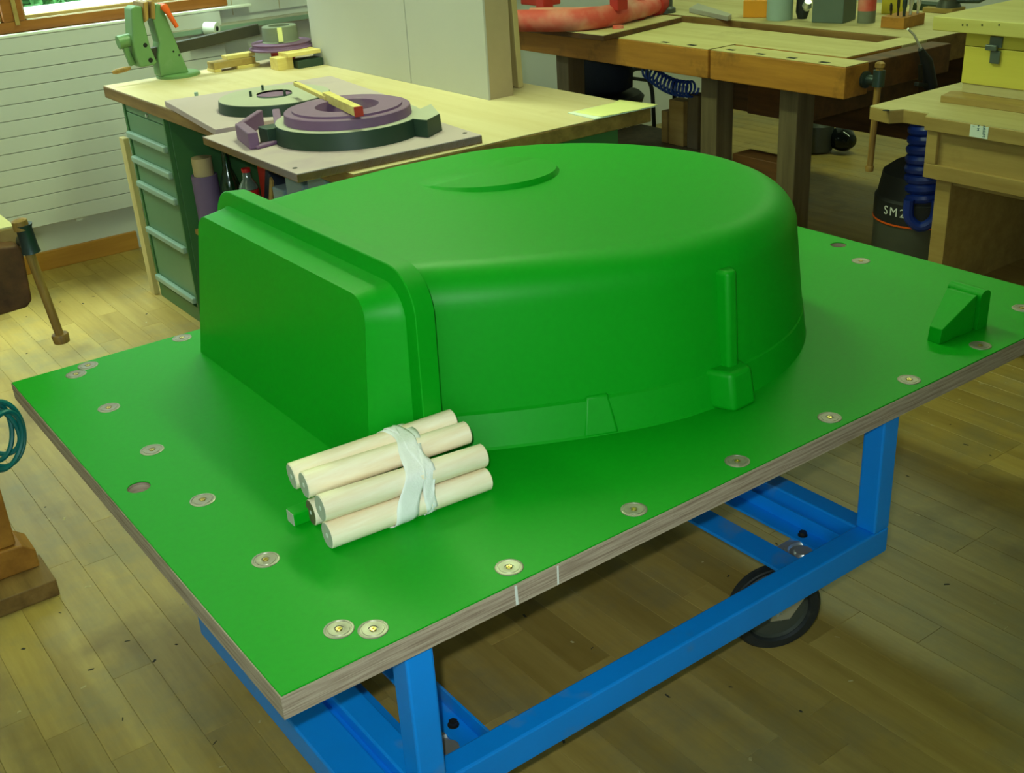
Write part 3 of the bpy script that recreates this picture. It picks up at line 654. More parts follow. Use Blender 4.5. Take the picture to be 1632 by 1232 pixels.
for sgn, xw, casx in ((1, 0.372, 0.318), (-1, 1.282, 1.220)):
    # caster angle: upright web and a flat flange with bolts, and a flat bar behind it
    MB().box(xw, xw + 0.005, CV0 + TB, CV1 - TB, ZB0 + 0.002, 0.263).build('caster_angle_web', M_BLUE, cart, 0, 0.001)
    MB().box(xw - 0.040, xw, CV0 + TB, CV1 - TB, ZB0 + 0.002, ZB0 + 0.008).build('caster_angle_flange', M_BLUE, cart, 0, 0.001)
    xd = 1.126 if sgn < 0 else CU0 + TB + 0.004
    MB().box(xd, xd + (0.062 if sgn < 0 else 0.030), CV0 + TB, CV1 - TB, ZB0 + 0.002, ZB0 + 0.010).build('flat_bar', M_BLUE, cart, 0, 0.001)
    for cy_ in (0.125, 0.76):
        for dy in (-0.040, 0.040):
            bx_ = xw - 0.018; by_ = cy_ + dy
            MB().lathe([(0.0105, 0), (0.0105, 0.0015)], (bx_, by_, ZB0 + 0.008), 18).lathe([(0.0085, 0.0015), (0.0085, 0.009)], (bx_, by_, ZB0 + 0.008), 6).build('bolt', M_DARKSTEEL, cart, 30)
        # swivel caster, turned towards the photographer
        sx = casx; wz = 0.1; th_c = (-0.467 if sgn < 0 else -0.2) if cy_ < 0.5 else 2.6; wx, wy = -0.060, 0.0
        cst = bpy.data.objects.new('caster', None); COL.objects.link(cst); cst.empty_display_size = 0.03; cst.parent = cart; cst.matrix_parent_inverse = parent_world(cart).inverted(); cst.location = (sx, cy_, 0)
        def turn(mb):
            c_, s_ = math.cos(th_c), math.sin(th_c); mb.v = [(sx + x_ * c_ - y_ * s_, cy_ + x_ * s_ + y_ * c_, z_) for x_, y_, z_ in mb.v]; return mb
        MB().box(sx - 0.060, sx + 0.060, cy_ - 0.055, cy_ + 0.055, ZB0 - 0.003, ZB0 + 0.002).build('mounting_plate', M_CHROME, cst, 0, 0.003)
        MB().lathe([(0.002, 0.009), (0.018, 0.009), (0.022, 0.003), (0.030, 0.003), (0.033, 0.008), (0.040, 0.008), (0.044, 0.002), (0.050, 0.0), (0.052, -0.012), (0.044, -0.018), (0.02, -0.020)][::-1], (sx, cy_, ZB0 - 0.001), 36).build('swivel_bearing', M_CHROME, cst, 30)
        fk = MB()
        for s2 in (-1, 1):
            yy = wy + s2 * 0.034
            fk.prism([(-0.045, yy, ZB0 - 0.022), (0.035, yy, ZB0 - 0.022), (wx + 0.022, yy, wz - 0.012), (wx - 0.022, yy, wz - 0.012)], (0, -0.002, 0), (0, 0.002, 0))
        fk.box(-0.045, 0.04, wy - 0.036, wy + 0.036, ZB0 - 0.026, ZB0 - 0.022); fk.cyl((wx, wy - 0.042, wz), (wx, wy + 0.042, wz), 0.008, 12)
        turn(fk).build('fork', M_CHROME, cst, 30)
        turn(MB().lathe([(0.070, -0.020), (0.074, -0.026), (0.092, -0.024), (0.099, -0.016), (0.0975, -0.009), (0.1, -0.006), (0.1, 0.006), (0.0975, 0.009), (0.099, 0.016), (0.092, 0.024), (0.074, 0.026), (0.070, 0.020)], (wx, wy, wz), 48, (0, 1, 0), closed=True)).build('tyre', M_RUBBER, cst, 30)
        turn(MB().lathe([(0.010, -0.026), (0.024, -0.026), (0.028, -0.012), (0.066, -0.012), (0.071, -0.020), (0.071, 0.020), (0.066, 0.012), (0.028, 0.012), (0.024, 0.026), (0.010, 0.026)], (wx, wy, wz), 40, (0, 1, 0), closed=True)).build('rim', M_DRUM, cst, 30)
# channel lying outside the left end rail
MB().box(0.120, 0.190, 0.03, 0.735, ZB0 - 0.012, 0.268).build('outer_channel', M_BLUE, cart, 0, 0.004, 2)
MB().box(0.190, CU0, 0.08, 0.60, ZB0 + 0.005, 0.255).build('weld_strip', M_BLUE, cart, 0)

# ================================================================ pattern bench with green drawer cabinet
U0, U1, V0, V1, ZB = 0.975, 2.05, 1.485, 3.525, 0.85
bench = thing('pattern_bench', 'long workbench top with worn yellow surface and brown edges', 'workbench', (1.5, 2.5, 0.80))
MB().box(U0, U1, V0, V1, 0.803, ZB - 0.003).build('bench_slab', M_BEDGE, bench, 0, 0.003)
MB().box(U0 + 0.002, U1 - 0.002, V0 + 0.002, V1 - 0.002, ZB - 0.003, ZB).build('worn_surface', M_BTOP, bench, 0, 0.0015)
cab = thing('drawer_cabinet', 'green steel drawer cabinet carrying the left end of the pattern bench', 'drawer cabinet', (1.3, 3.14, 0))
CA0, CA1 = 2.912, 3.352
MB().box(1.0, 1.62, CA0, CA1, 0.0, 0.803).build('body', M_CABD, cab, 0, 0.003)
zs = [0.770, 0.668, 0.570, 0.470, 0.280, 0.075]
MB().box(0.985, 1.0, CA0 + 0.005, CA1 - 0.005, 0.0, 0.062).build('plinth', M_CABD, cab, 0, 0.002)
MB().box(0.983, 1.0, CA0, CA0 + 0.012, 0.062, 0.803).build('front_stile', M_CABD, cab, 0, 0.001)
MB().box(0.983, 1.0, CA1 - 0.018, CA1, 0.062, 0.803).build('front_stile', M_CABD, cab, 0, 0.001)
for z1, z0 in zip(zs[:-1], zs[1:]):
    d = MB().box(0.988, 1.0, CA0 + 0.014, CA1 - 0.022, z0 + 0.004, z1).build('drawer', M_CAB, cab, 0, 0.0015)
    MB().box(0.968, 0.988, CA0 + 0.014, CA1 - 0.022, z0 + 0.004, z0 + 0.030).build('grip_rail', M_CABH, d, 0, 0.006, 3)
MB().box(0.988, 1.0, CA0 + 0.014, CA1 - 0.022, 0.774, 0.800).build('top_panel', M_CAB, cab, 0, 0.0015)
lk = pu(234, 181, 0.986); MB().lathe([(0.007, 0), (0.007, 0.006)], (0.980, lk.y, 0.787), 14, (1, 0, 0)).build('lock', M_CHROME, cab)
cab2 = thing('drawer_cabinet', 'green steel cabinet under the right end of the pattern bench', 'drawer cabinet', (1.6, 1.72, 0))
MB().box(1.25, 1.95, 1.53, 1.93, 0, 0.803).build('body', M_CABD, cab2, 0, 0.003)
for z0 in (0.08, 0.32, 0.56): 
    d = MB().box(1.238, 1.25, 1.54, 1.92, z0, z0 + 0.225).build('drawer', M_CAB, cab2, 0, 0.002)
    MB().box(1.22, 1.238, 1.54, 1.92, z0 + 0.19, z0 + 0.215).build('grip_rail', M_CABH, d, 0, 0.005)
strip = thing('offcut_strip', 'pale wood strip leaning upright between the wall and the drawer cabinet', 'wood strip', (0.97, 3.42, 0))
sa_ = pz(247, 466, 0.0)
MB().box(sa_.x - 0.012, sa_.x + 0.010, CA1 + 0.022, CA1 + 0.075, 0.0, 0.66).build('strip', M_PINEZ, strip, 0, 0.002)
# shelf below with odds and ends
shelf = thing('low_shelf', 'low wooden shelf under the pattern bench beside the drawer cabinet', 'shelf', (1.4, 2.42, 0))
MB().box(1.02, 1.9, 1.96, 2.90, 0.36, 0.38).build('shelf_board', M_TAN, shelf, 0, 0.002)
for sx_ in (1.06, 1.84):
    for sy_ in (2.0, 2.86): MB().box(sx_ - 0.02, sx_ + 0.02, sy_ - 0.02, sy_ + 0.02, 0, 0.36).build('leg', M_LEG, shelf, 0)
SU = 1.10; SZ = 0.38
RX, RY = 1.078, 2.858
rl = thing('purple_roll', 'upright purple cardboard roll under the bench, next to the bottles', 'roll', (RX, RY, SZ))
MB().lathe([(0.048, 0), (0.048, 0.205), (0.040, 0.205), (0.040, 0)], (RX, RY, SZ), 24, closed=True).build('tube', M_PURPLE, rl)
MB().lathe([(0.037, 0), (0.037, 0.27)], (RX, RY, SZ), 24).build('core', M_MDFE, rl)
bp_ = pu(364, 280, SU + 0.045)
bt = thing('dark_bottle', 'dark green glass bottle under the bench beside the purple roll', 'bottle', (SU + 0.045, bp_.y, SZ))
MB().lathe([(0.036, 0), (0.038, 0.01), (0.038, 0.16), (0.030, 0.19), (0.016, 0.23), (0.013, 0.30)], (SU + 0.045, bp_.y, SZ), 24).build('glass_body', M_BOTTLEG, bt)
MB().lathe([(0.015, 0.30), (0.015, 0.318)], (SU + 0.045, bp_.y, SZ), 18).build('cap', M_DARK, bt)
bc = pu(394, 285, SU)
bo = thing('soda_bottle', 'glass drink bottle with a red and white label under the bench', 'bottle', (SU, bc.y, SZ))
MB().lathe([(0.030, 0), (0.033, 0.008), (0.030, 0.06), (0.034, 0.11), (0.034, 0.215)], (SU, bc.y, SZ), 28).build('bottle_body', M_BOTTLER, bo)
MB().lathe([(0.034, 0.215), (0.030, 0.228), (0.016, 0.248), (0.0135, 0.272)], (SU, bc.y, SZ), 28).build('neck', M_CLEAR, bo)
MB().lathe([(0.0155, 0.272), (0.0155, 0.285)], (SU, bc.y, SZ), 18).build('crown_cap', M_LABELR, bo)
lbz = pu(398, 300, SU - 0.034).z - SZ
lb = MB().lathe([(0.0348, 0.165), (0.0348, 0.212)], (SU, bc.y, SZ), 28).build('label_band', M_LABELR, bo)
MB().lathe([(0.0349, 0.150), (0.0349, 0.166)], (SU, bc.y, SZ), 28).build('label_border', M_PAPERW, bo)
vdir = Vector((CAM.x - SU, CAM.y - bc.y, 0)).normalized(); sdir = Vector((-vdir.y, vdir.x, 0))
text_mesh('Coca-Cola', 0.014, M_WHITE, bo, basis(Vector((SU, bc.y, SZ + 0.188)) + vdir * 0.0365, sdir, (0, 0, 1)), shear=0.35)
rb = pu(420, 275, SU + 0.14); 
tag(MB().box(SU + 0.13, SU + 0.32, rb.y - 0.07, rb.y + 0.03, SZ, SZ + 0.262).build('red_carton', M_REDD, None, 0, 0.003), 'red carton standing behind the labelled drink bottle under the bench', 'carton')
nb = pu(430, 285, SU + 0.03)
nv = thing('navy_case', 'dark navy case with a gold edge strip leaning on the shelf under the bench', 'case', (SU + 0.06, 2.42, SZ))
MB().obox((SU + 0.09, 2.450, SZ + 0.150), (0.0, 0.040, 0.024), (0.05, 0, 0), (0.0, -0.050, 0.118)).build('case_body', M_NAVY, nv, 0, 0.006)
MB().obox((SU + 0.037, 2.435, SZ + 0.147), (0.0, 0.008, 0.006), (0.004, 0, 0), (0.0, -0.048, 0.114)).build('gold_strip', M_TAN, nv, 0, 0.001)
for i, (cx_, cz_) in enumerate(((455, 302), (480, 288), (515, 280))):
    g = pu(cx_, cz_, SU + 0.02)
    hz_ = g.z + 0.010 - SZ
    tag(MB().box(SU - 0.01, SU + 0.09, g.y - 0.042 - 0.02 * (i > 0), g.y + 0.040 + 0.02 * (i > 0), SZ, SZ + hz_).build('stone_block', M_BLUEGREY, None, 0, 0.006, 2),
        ['blue-grey block under the bench nearest the navy case', 'middle of the three blue-grey blocks under the bench', 'blue-grey block under the bench farthest from the navy case'][i], 'block', 'blue-grey blocks under the bench')

# big upright MDF panels on the bench
for i, (va, vb, lab) in enumerate(((1.998, 2.488, 'tall grey-white MDF panel standing on the bench, right of the seam'), (2.494, 3.262, 'tall grey-white MDF panel standing on the bench, left of the seam'))):
    t = thing('upright_panel', lab, 'panel', (1.83, (va + vb) / 2, ZB), 'tall panels on the pattern bench')
    MB().box(1.785, 1.793, va, vb, ZB, 1.85).build('front_sheet', M_MDF, t, 0, 0.001)
    MB().box(1.793, 1.888, va, vb, ZB, 1.85).build('core', M_MDFE, t, 0, 0.001)
t1 = pz(836, 135, ZB)
tag(MB().bar((t1.x - 0.045, t1.y + 0.02, ZB + 0.004), (t1.x - 0.10, t1.y - 0.01, 1.75), 0.12, 0.022, (1, 0, 0)).build('leaning_plank', M_PINEZ, None, 0, 0.002), 'pale plank leaning upright behind the tall grey panels', 'plank')
# paper pad at the bench corner
pp = thing('paper_pad', 'cream and white paper sheets lying on the bench corner', 'paper', (1.93, 1.55, ZB))
q = [pz(905, 181, ZB), pz(948, 191, ZB), pz(1047, 170, ZB), pz(990, 162, ZB)]
MB().prism([(p.x, p.y, ZB) for p in q], (0, 0, 0.0003), (0, 0, 0.003)).build('white_sheet', M_PAPERW, pp, 0)
q2 = [q[0].lerp(q[3], 0.08).lerp(q[1], 0.05), q[1].lerp(q[2], 0.12), q[2].lerp(q[3], -0.03), q[3].lerp(q[0], 0.03)]
cp = MB(); V = []
for a in range(9):
    for b_ in range(9):
        l_ = q2[0].lerp(q2[1], b_ / 8); r_ = q2[3].lerp(q2[2], b_ / 8); p = l_.lerp(r_, a / 8)
        V.append((p.x, p.y, ZB + 0.0035 + 0.006 * max(0, b_ / 8 - 0.55) * math.sin(a * 1.1 + 1) ** 2 + 0.004 * (a > 7)))
cp.add(V, [(a * 9 + b_, a * 9 + b_ + 1, a * 9 + b_ + 10, a * 9 + b_ + 9) for a in range(8) for b_ in range(8)])
o = cp.build('cream_sheet', M_PAPER, pp, 60); sd = o.modifiers.new('thick', 'SOLIDIFY'); sd.thickness = 0.001

# ---- pattern plate 1 (far, green disc)
def rot2(c, a, x, y): return (c[0] + x * math.cos(a) - y * math.sin(a), c[1] + x * math.sin(a) + y * math.cos(a))
pa = thing('pattern_plate', 'dusty lilac board carrying a flat grey-green ring disc with small pins', 'pattern', (1.25, 2.52, ZB))
c_ = (0.984, 2.866); an = math.radians(-6.6)
poly = [rot2(c_, an, *p) + (ZB,) for p in ((0, 0), (0, -0.625), (0.635, -0.615), (0.635, 0))]
MB().prism(poly, (0, 0, 0.0002), (0, 0, 0.021)).build('board', M_PBOARD, pa, 0, 0.002)
d1 = (1.213, 2.437); 
MB().lathe([(0.190, 0.0), (0.186, 0.033), (0.184, 0.034)], (d1[0], d1[1], ZB + 0.021), 72).build('disc_rim', M_DKGREEN, pa, 30)
MB().lathe([(0.060, 0.0), (0.184, 0.0), (0.184, 0.0015), (0.060, 0.0015)], (d1[0], d1[1], ZB + 0.055), 72, closed=True).build('disc_top', M_GREYGRN, pa, 30)
dcc = pz(437, 148, ZB + 0.057)
MB().lathe([(0.0005, 0.001), (0.060, 0.001), (0.061, 0.0)], (dcc.x, dcc.y, ZB + 0.0555), 40).build('centre_recess', M_LILAC, pa, 30)
for (x_, y_) in ((419, 144), (400, 154), (454, 152), (472, 138)):
    g = pz(x_, y_, ZB + 0.056); MB().cyl((g.x, g.y, ZB + 0.056), (g.x, g.y, ZB + 0.074), 0.0045, 10).build('pin', M_DKGREEN, pa)
g = pz(313, 152, ZB + 0.022); MB().cyl((g.x, g.y, ZB + 0.021), (g.x, g.y, ZB + 0.033), 0.007, 12).build('peg', M_CABH, pa)
# ---- pattern plate 2 (near, lilac ring on a dark base)
pb_ = thing('pattern_plate', 'lilac board with a stepped purple ring on a dark base, overhanging the bench edge', 'pattern', (1.13, 1.85, ZB))
c_ = (0.838, 2.165); an = math.radians(-1.5); PZ = ZB + 0.024
poly = [rot2(c_, an, *p) + (ZB,) for p in ((0, 0), (0.010, -0.645), (0.590, -0.645), (0.620, -0.045), (0.58, -0.01))]
MB().prism(poly, (0, 0, 0.0005), (0, 0, 0.024)).build('board', M_PBOARD, pb_, 0, 0.002)
MB().prism(poly, (0, 0, 0.0003), (0, 0, 0.0215)).build('board_edge', M_BEDGE, pb_, 0, 0.0005)
for (x_, y_) in ((325, 217), (470, 268), (741, 212)):
    g = pz(x_, y_, PZ); MB().lathe([(0.007, 0), (0.007, 0.0006)], (g.x, g.y, PZ), 14).build('corner_hole', M_DARK, pb_)
d2 = (1.165, 1.835)
g = pz(545, 190, PZ)
MB().lathe([(0.222, 0.0), (0.215, 0.048), (0.213, 0.049)], (d2[0], d2[1], PZ), 80).build('dark_base', M_DKGREEN, pb_, 30)
MB().lathe([(0.09, 0.0), (0.214, 0.0), (0.213, 0.001), (0.09, 0.001)], (d2[0], d2[1], PZ + 0.0485), 80, closed=True).build('base_top', M_GREYGRN, pb_, 30)
MB().lathe([(0.082, 0), (0.188, 0), (0.185, 0.026), (0.182, 0.028), (0.162, 0.028), (0.161, 0.034), (0.094, 0.034), (0.088, 0.010)], (d2[0], d2[1], PZ + 0.049), 80, closed=True).build('lilac_ring', M_LILAC, pb_, 25)
w1 = [pz(637, 215, PZ), pz(683, 220, PZ), pz(705, 208, PZ), pz(690, 190, PZ)]
wm = MB(); cwx = sum(p.x for p in w1) / 4; cwy = sum(p.y for p in w1) / 4; V = [(p.x, p.y, PZ) for p in w1] + [(p.x + (cwx - p.x) * 0.08, p.y + (cwy - p.y) * 0.08, PZ + 0.050) for p in w1]
wm.add(V, [(0, 1, 5, 4), (1, 2, 6, 5), (2, 3, 7, 6), (3, 0, 4, 7), (0, 3, 2, 1)]); wm.add(V, [(4, 5, 6, 7)], 1); wm.build('side_lug', [M_DKGREEN, M_GREYGRN], pb_, 0, 0.002)
bk = MB(); g0 = pz(380, 222, PZ); g1 = pz(403, 240, PZ); g2 = pz(450, 226, PZ); g3 = pz(420, 200, PZ)
bk.bar((g0.x + 0.010, g0.y - 0.004, PZ + 0.024), (g1.x + 0.012, g1.y + 0.010, PZ + 0.024), 0.030, 0.048)
bk.bar((g1.x + 0.012, g1.y + 0.010, PZ + 0.005), (g2.x, g2.y, PZ + 0.005), 0.024, 0.010)
bk.bar((g2.x - 0.004, g2.y + 0.0, PZ + 0.024), (g3.x + 0.04, g3.y - 0.02, PZ + 0.024), 0.024, 0.048)
bk.bar((g0.x + 0.010, g0.y - 0.004, PZ + 0.024), (g3.x + 0.0, g3.y + 0.01, PZ + 0.024), 0.018, 0.048)
bk.build('bracket', M_LILAC, pb_, 0, 0.004)
g5 = pz(427, 220, PZ + 0.02); MB().box(g5.x, g5.x + 0.05, g5.y, g5.y + 0.06, PZ, PZ + 0.045).build('dark_insert', M_DKGREEN, pb_, 0, 0.002)
s0 = pz(472, 138, ZB + 0.090); s1_ = pz(571, 184, PZ + 0.090)
st = thing('wooden_stick', 'yellow wooden stick with a red end lying across the purple ring', 'stick', (d2[0], d2[1], PZ + 0.09))
MB().bar((s0.x, s0.y, ZB + 0.100), s0.lerp(s1_, 0.55) + Vector((0, 0, 0.008)), 0.016, 0.012).build('thin_lath', M_PINE, st, 0, 0.001)
MB().bar(s0.lerp(s1_, 0.50) + Vector((0.008, 0.0, 0.010)), s1_ + Vector((0.004, 0.004, 0.010)), 0.024, 0.026).build('thick_lath', M_PINE, st, 0, 0.001)
dv = (s1_ - s0).normalized()
MB().bar(s1_ + Vector((0.004, 0.004, 0.010)), s1_ + Vector((0.004, 0.004, 0.010)) + dv * 0.006, 0.025, 0.027).build('red_end', M_REDD, st, 0)

# ---- bench vise
VV = 3.47
vise = thing('bench_vise', 'green bench vise with wooden jaws and crank on the bench corner by the window', 'vise', (1.27, VV, ZB))
def ppoly(pts, v): return [tuple(pv(x, y, v)) for x, y in pts]
fx = ppoly(((248.6, 6), (258, 7), (287, 82), (302, 116), (256, 120), (252, 91), (254, 68), (244, 33)), VV - 0.035)
for i_ in (3, 4): fx[i_] = (fx[i_][0], fx[i_][1], ZB + 0.012)
MB().prism(fx, (0, 0, 0), (0, 0.075, 0)).build('fixed_post', M_VISE, vise, 0, 0.006, 3)
MB().lathe([(0.088, 0), (0.088, 0.009), (0.080, 0.014)], (1.272, VV + 0.005, ZB), 32).build('base_flange', M_VISE, vise)
mv = ppoly(((209, 14), (215, 10), (227, 10), (230.5, 37), (239.5, 74), (251, 100), (246, 104), (223.6, 108), (217, 92), (212, 70)), VV - 0.045)
MB().prism(mv, (0, 0, 0), (0, 0.085, 0)).build('moving_jaw', M_VISE, vise, 0, 0.006, 3)
for pts, nm in ((((228, 4), (236, 2), (237, 31), (231, 36)), 'wood_jaw'), (((240, 2), (247, 4), (248, 31), (241.5, 30)), 'wood_jaw')):
    MB().prism(ppoly(pts, VV - 0.060), (0, 0, 0), (0, 0.12, 0)).build(nm, M_HANDLE, vise, 0, 0.003)
a = pv(236, 86, VV); b = pv(411, 46, VV)
MB().bar(pv(238, 86, VV), (b.x, VV, b.z), 0.03, 0.043).build('guide_bar', M_BAR, vise, 0, 0.002)
a = pv(263, 12, VV - 0.05); b = pv(282, 43, VV - 0.05)
MB().tube([a + Vector((0, 0.06, 0)), a, a.lerp(b, 0.3), b], [0.014, 0.015, 0.011, 0.0085], 12).build('clamp_lever', M_ORANGE, vise)
a = pv(190, 60, VV); b = pv(210, 108, VV)
MB().bar(pv(196, 66, VV), pv(211, 104, VV), 0.022, 0.026, (0, 1, 0)).build('crank_arm', M_VISE, vise, 0, 0.004, 3)
MB().cyl(pv(188, 68, VV), pv(214, 62, VV), 0.026, 18).build('screw_boss', M_VISE, vise)
MB().lathe([(0.006, 0), (0.010, 0.02), (0.010, 0.06), (0.006, 0.075)], pv(208, 108, VV), 14, pv(178, 116, VV) - pv(208, 108, VV)).build('crank_handle', M_HANDLE, vise)
for (x_, y_, r_, v_) in ((231.5, 72, 0.0085, VV - 0.045), (240, 96, 0.0095, VV - 0.045), (276.5, 82, 0.004, VV - 0.035), (285.5, 88, 0.004, VV - 0.035)):
    g = pv(x_, y_, v_); MB().lathe([(r_, 0), (r_, 0.0012)], (g.x, g.y - 0.0012, g.z), 14, (0, 1, 0)).build('bolt_hole', M_DARK, vise)
# roll on the wall ledge
g = pv(330, 44, Y1 - 0.05)
lg = thing('wall_ledge', 'small grey wooden ledge on the wall holding a white roll', 'ledge', (g.x, Y1, 0.9))
rr0 = 0.028
MB().box(g.x - 0.10, g.x + 0.20, Y1 - 0.12, Y1 - 0.073, g.z - rr0 - 0.022, g.z - rr0).build('ledge_board', M_GREYRING, lg, 0, 0.002)
tr = thing('thread_roll', 'white roll with a dark core lying on the wall ledge behind the vise', 'roll', (g.x, Y1 - 0.1, g.z - rr0))
axr = Vector((0.6, -0.8, -0.05)).normalized(); cr_ = Vector((g.x, Y1 - 0.10, g.z))
MB().lathe([(0.010, -0.03), (0.028, -0.03), (0.028, 0.03), (0.010, 0.03)], cr_, 24, axr, closed=True).build('winding', M_PAPERW, tr)
MB().lathe([(0.012, -0.026), (0.012, 0.0305)], cr_, 16, axr).build('core', M_DARK, tr)

# ---- offcuts and ring castings against the panel
RV = 3.10
def pbox(x0, x1, yb, yt, v, dep, name, mat, label, cat, group=None, zb=None, bev=0.002):
    a = pv(x0, yb, v); b = pv(x1, yb, v); c = pv(x0, yt, v); z0 = a.z if zb is None else zb
    o = MB().box(a.x, b.x, v, v + dep, z0, c.z).build(name, mat, None, 0, bev)
    return tag(o, label, cat, group)
rg = thing('ring_casting', 'grey ring casting standing on a purple flanged plate beside the tall panel', 'casting', (1.61, 3.36, ZB))
RC = (1.705, 3.385)
def zat(x_, y_): return pv(x_, y_, RC[1]).z
MB().lathe([(0.05, 0), (0.05, 0.058)], (RC[0], RC[1], ZB), 20).build('red_foot', M_REDD, rg)
MB().lathe([(0.05, 0.058), (0.134, 0.060), (0.136, 0.066), (0.124, 0.069), (0.122, 0.078), (0.126, 0.085), (0.060, 0.088)], (RC[0], RC[1], ZB), 48).build('purple_flange', M_LILAC, rg, 30)
MB().lathe([(0.050, 0.088), (0.080, 0.088), (0.076, 0.092), (0.072, 0.148), (0.069, 0.151), (0.044, 0.151), (0.042, 0.11)], (RC[0], RC[1], ZB), 40, closed=True).build('grey_ring', M_GREYRING, rg, 30)
gd = Vector((CAM.x - RC[0], CAM.y - RC[1], 0)).normalized()
MB().bar(Vector((RC[0], RC[1], ZB + 0.094)) + gd * 0.079, Vector((RC[0], RC[1], ZB + 0.150)) + gd * 0.074, 0.020, 0.006, gd).build('pale_strip', M_PAPER, rg, 0)
off = [(1.40, 1.585, 3.40, 3.47, ZB + 0.012, ZB + 0.038, 'grooved tan wood offcut lying nearest the vise', M_TAN),
       (1.475, 1.60, 3.43, 3.49, ZB + 0.038, ZB + 0.052, 'thin yellow offcut lying on top of the grooved tan offcut', M_PINE),
       (1.40, 1.43, 3.40, 3.48, ZB, ZB + 0.012, 'small yellow spacer under the left end of the grooved offcut', M_PINE),
       (1.50, 1.60, 3.395, 3.48, ZB, ZB + 0.012, 'flat yellow spacer under the right end of the grooved offcut', M_PINE),
       (1.59, 1.66, 3.20, 3.27, ZB, ZB + 0.048, 'short yellow wood block in front of the ring casting', M_PINE),
       (1.665, 1.78, 3.17, 3.25, ZB, ZB + 0.030, 'dark painted wood piece against the tall panel', M_DKGREEN),
       (1.63, 1.78, 3.18, 3.27, ZB + 0.048, ZB + 0.064, 'long yellow batten resting on the block beside the tall panel', M_PINE)]
for x0, x1, y0, y1, z0, z1, lab, mt in off:
    tag(MB().box(x0, x1, y0, y1, z0, z1).build('wood_offcut', mt, None, 0, 0.0015), lab, 'offcut', 'offcuts by the ring casting')

# ================================================================ joiner's bench (far right)
jb = thing('joiner_bench', 'heavy old wooden joiner bench with tail vise, tool tray and dark legs', 'workbench', (3.4, 2.4, 0))
JZ = 0.85
MB().box(2.932, 3.41, 2.108, 3.42, 0.735, JZ - 0.003).build('front_rail', M_JOINF, jb, 0, 0.004)
MB().box(3.085, 3.41, 1.552, 2.108, 0.735, JZ - 0.003).build('front_slab', M_JOINF, jb, 0, 0.004)
MB().box(2.934, 3.41, 2.108, 3.42, JZ - 0.003, JZ).build('top_surface', M_JOINER, jb, 0, 0.001)
MB().box(3.087, 3.41, 1.554, 2.108, JZ - 0.003, JZ).build('top_surface', M_JOINER, jb, 0, 0.001)
MB().box(2.932, 3.062, 1.435, 2.095, 0.735, JZ - 0.003).build('tail_vise_block', M_JOINF, jb, 0, 0.004)
MB().box(2.934, 3.060, 1.437, 2.093, JZ - 0.003, JZ).build('tail_vise_surface', M_JOINER, jb, 0, 0.001)
MB().box(3.062, 3.56, 1.44, 1.530, 0.74, JZ - 0.004).build('tail_vise_arm', M_JOIND, jb, 0, 0.004)
MB().box(3.41, 3.57, 1.67, 3.42, 0.775, 0.79).build('tray_floor', M_JOIND, jb, 0)
MB().box(3.41, 3.57, 1.552, 1.67, 0.735, JZ).build('tray_end', M_JOINER, jb, 0, 0.003)
MB().box(3.57, 4.35, 1.552, 3.42, 0.745, JZ - 0.003).build('back_slab', M_BEDGE, jb, 0, 0.004)
MB().box(3.572, 4.35, 1.554, 3.42, JZ - 0.003, JZ).build('back_surface', M_TANT, jb, 0, 0.001)
for (x_, y_) in ((1060, 67.5), (1103, 72), (1165, 79.5), (1212, 86), (1262, 92.5), (1314, 99.5)):
    g = pz(x_, y_, JZ); MB().box(g.x - 0.011, g.x + 0.011, g.y - 0.020, g.y + 0.020, JZ, JZ + 0.0006).build('dog_hole', M_DARK, jb, 0)
for lx, ly in ((3.0, 1.70), (3.0, 2.12), (3.0, 3.08), (4.2, 1.60), (4.2, 3.25)):
    MB().box(lx, lx + 0.10, ly, ly + 0.09, 0, 0.745).build('leg', M_LEG, jb, 0, 0.004)
MB().box(3.10, 3.21, 1.79, 2.12, 0.16, 0.40).build('low_drawer', M_JOIND, jb, 0, 0.004)
MB().box(4.22, 4.26, 1.69, 3.25, 0.26, 0.745).build('back_panel', M_JOIND, jb, 0, 0.003)
MB().box(3.16, 3.90, 1.80, 2.10, 0.56, 0.735).build('tool_drawer', M_JOIND, jb, 0, 0.004)
hb = pv(1372, 128, 1.435); hh = pv(1400, 122, 1.37)
MB().lathe([(0.030, 0), (0.030, 0.012), (0.018, 0.016), (0.018, 0.075)], (hb.x + 0.02, 1.436, hb.z), 20, (0, -1, 0)).build('vise_screw', M_IRON, jb)
hc_ = Vector((hb.x + 0.02, 1.345, hb.z))
top_ = pv(1401, 108, 1.345); bot_ = pv(1385, 268, 1.345)
MB().cyl(pv(1402, 112, 1.345), pv(1399, 138, 1.345), 0.021, 18).build('vise_head', M_IRON, jb)
MB().tube([pv(1402, 107, 1.345), pv(1400, 130, 1.345), pv(1386, 268, 1.345)], [0.0125, 0.012, 0.0115], 14).build('vise_handle', M_HANDLE, jb)
MB().lathe([(0.010, 0), (0.017, 0.004), (0.017, 0.018), (0.008, 0.024)], pv(1402, 109, 1.345), 16, (0.02, 0, 1)).build('handle_knob', M_HANDLE, jb)
MB().lathe([(0.014, 0), (0.016, 0.004), (0.014, 0.02)], pv(1386, 264, 1.345), 16, (0.02, 0, -1)).build('handle_knob', M_HANDLE, jb)
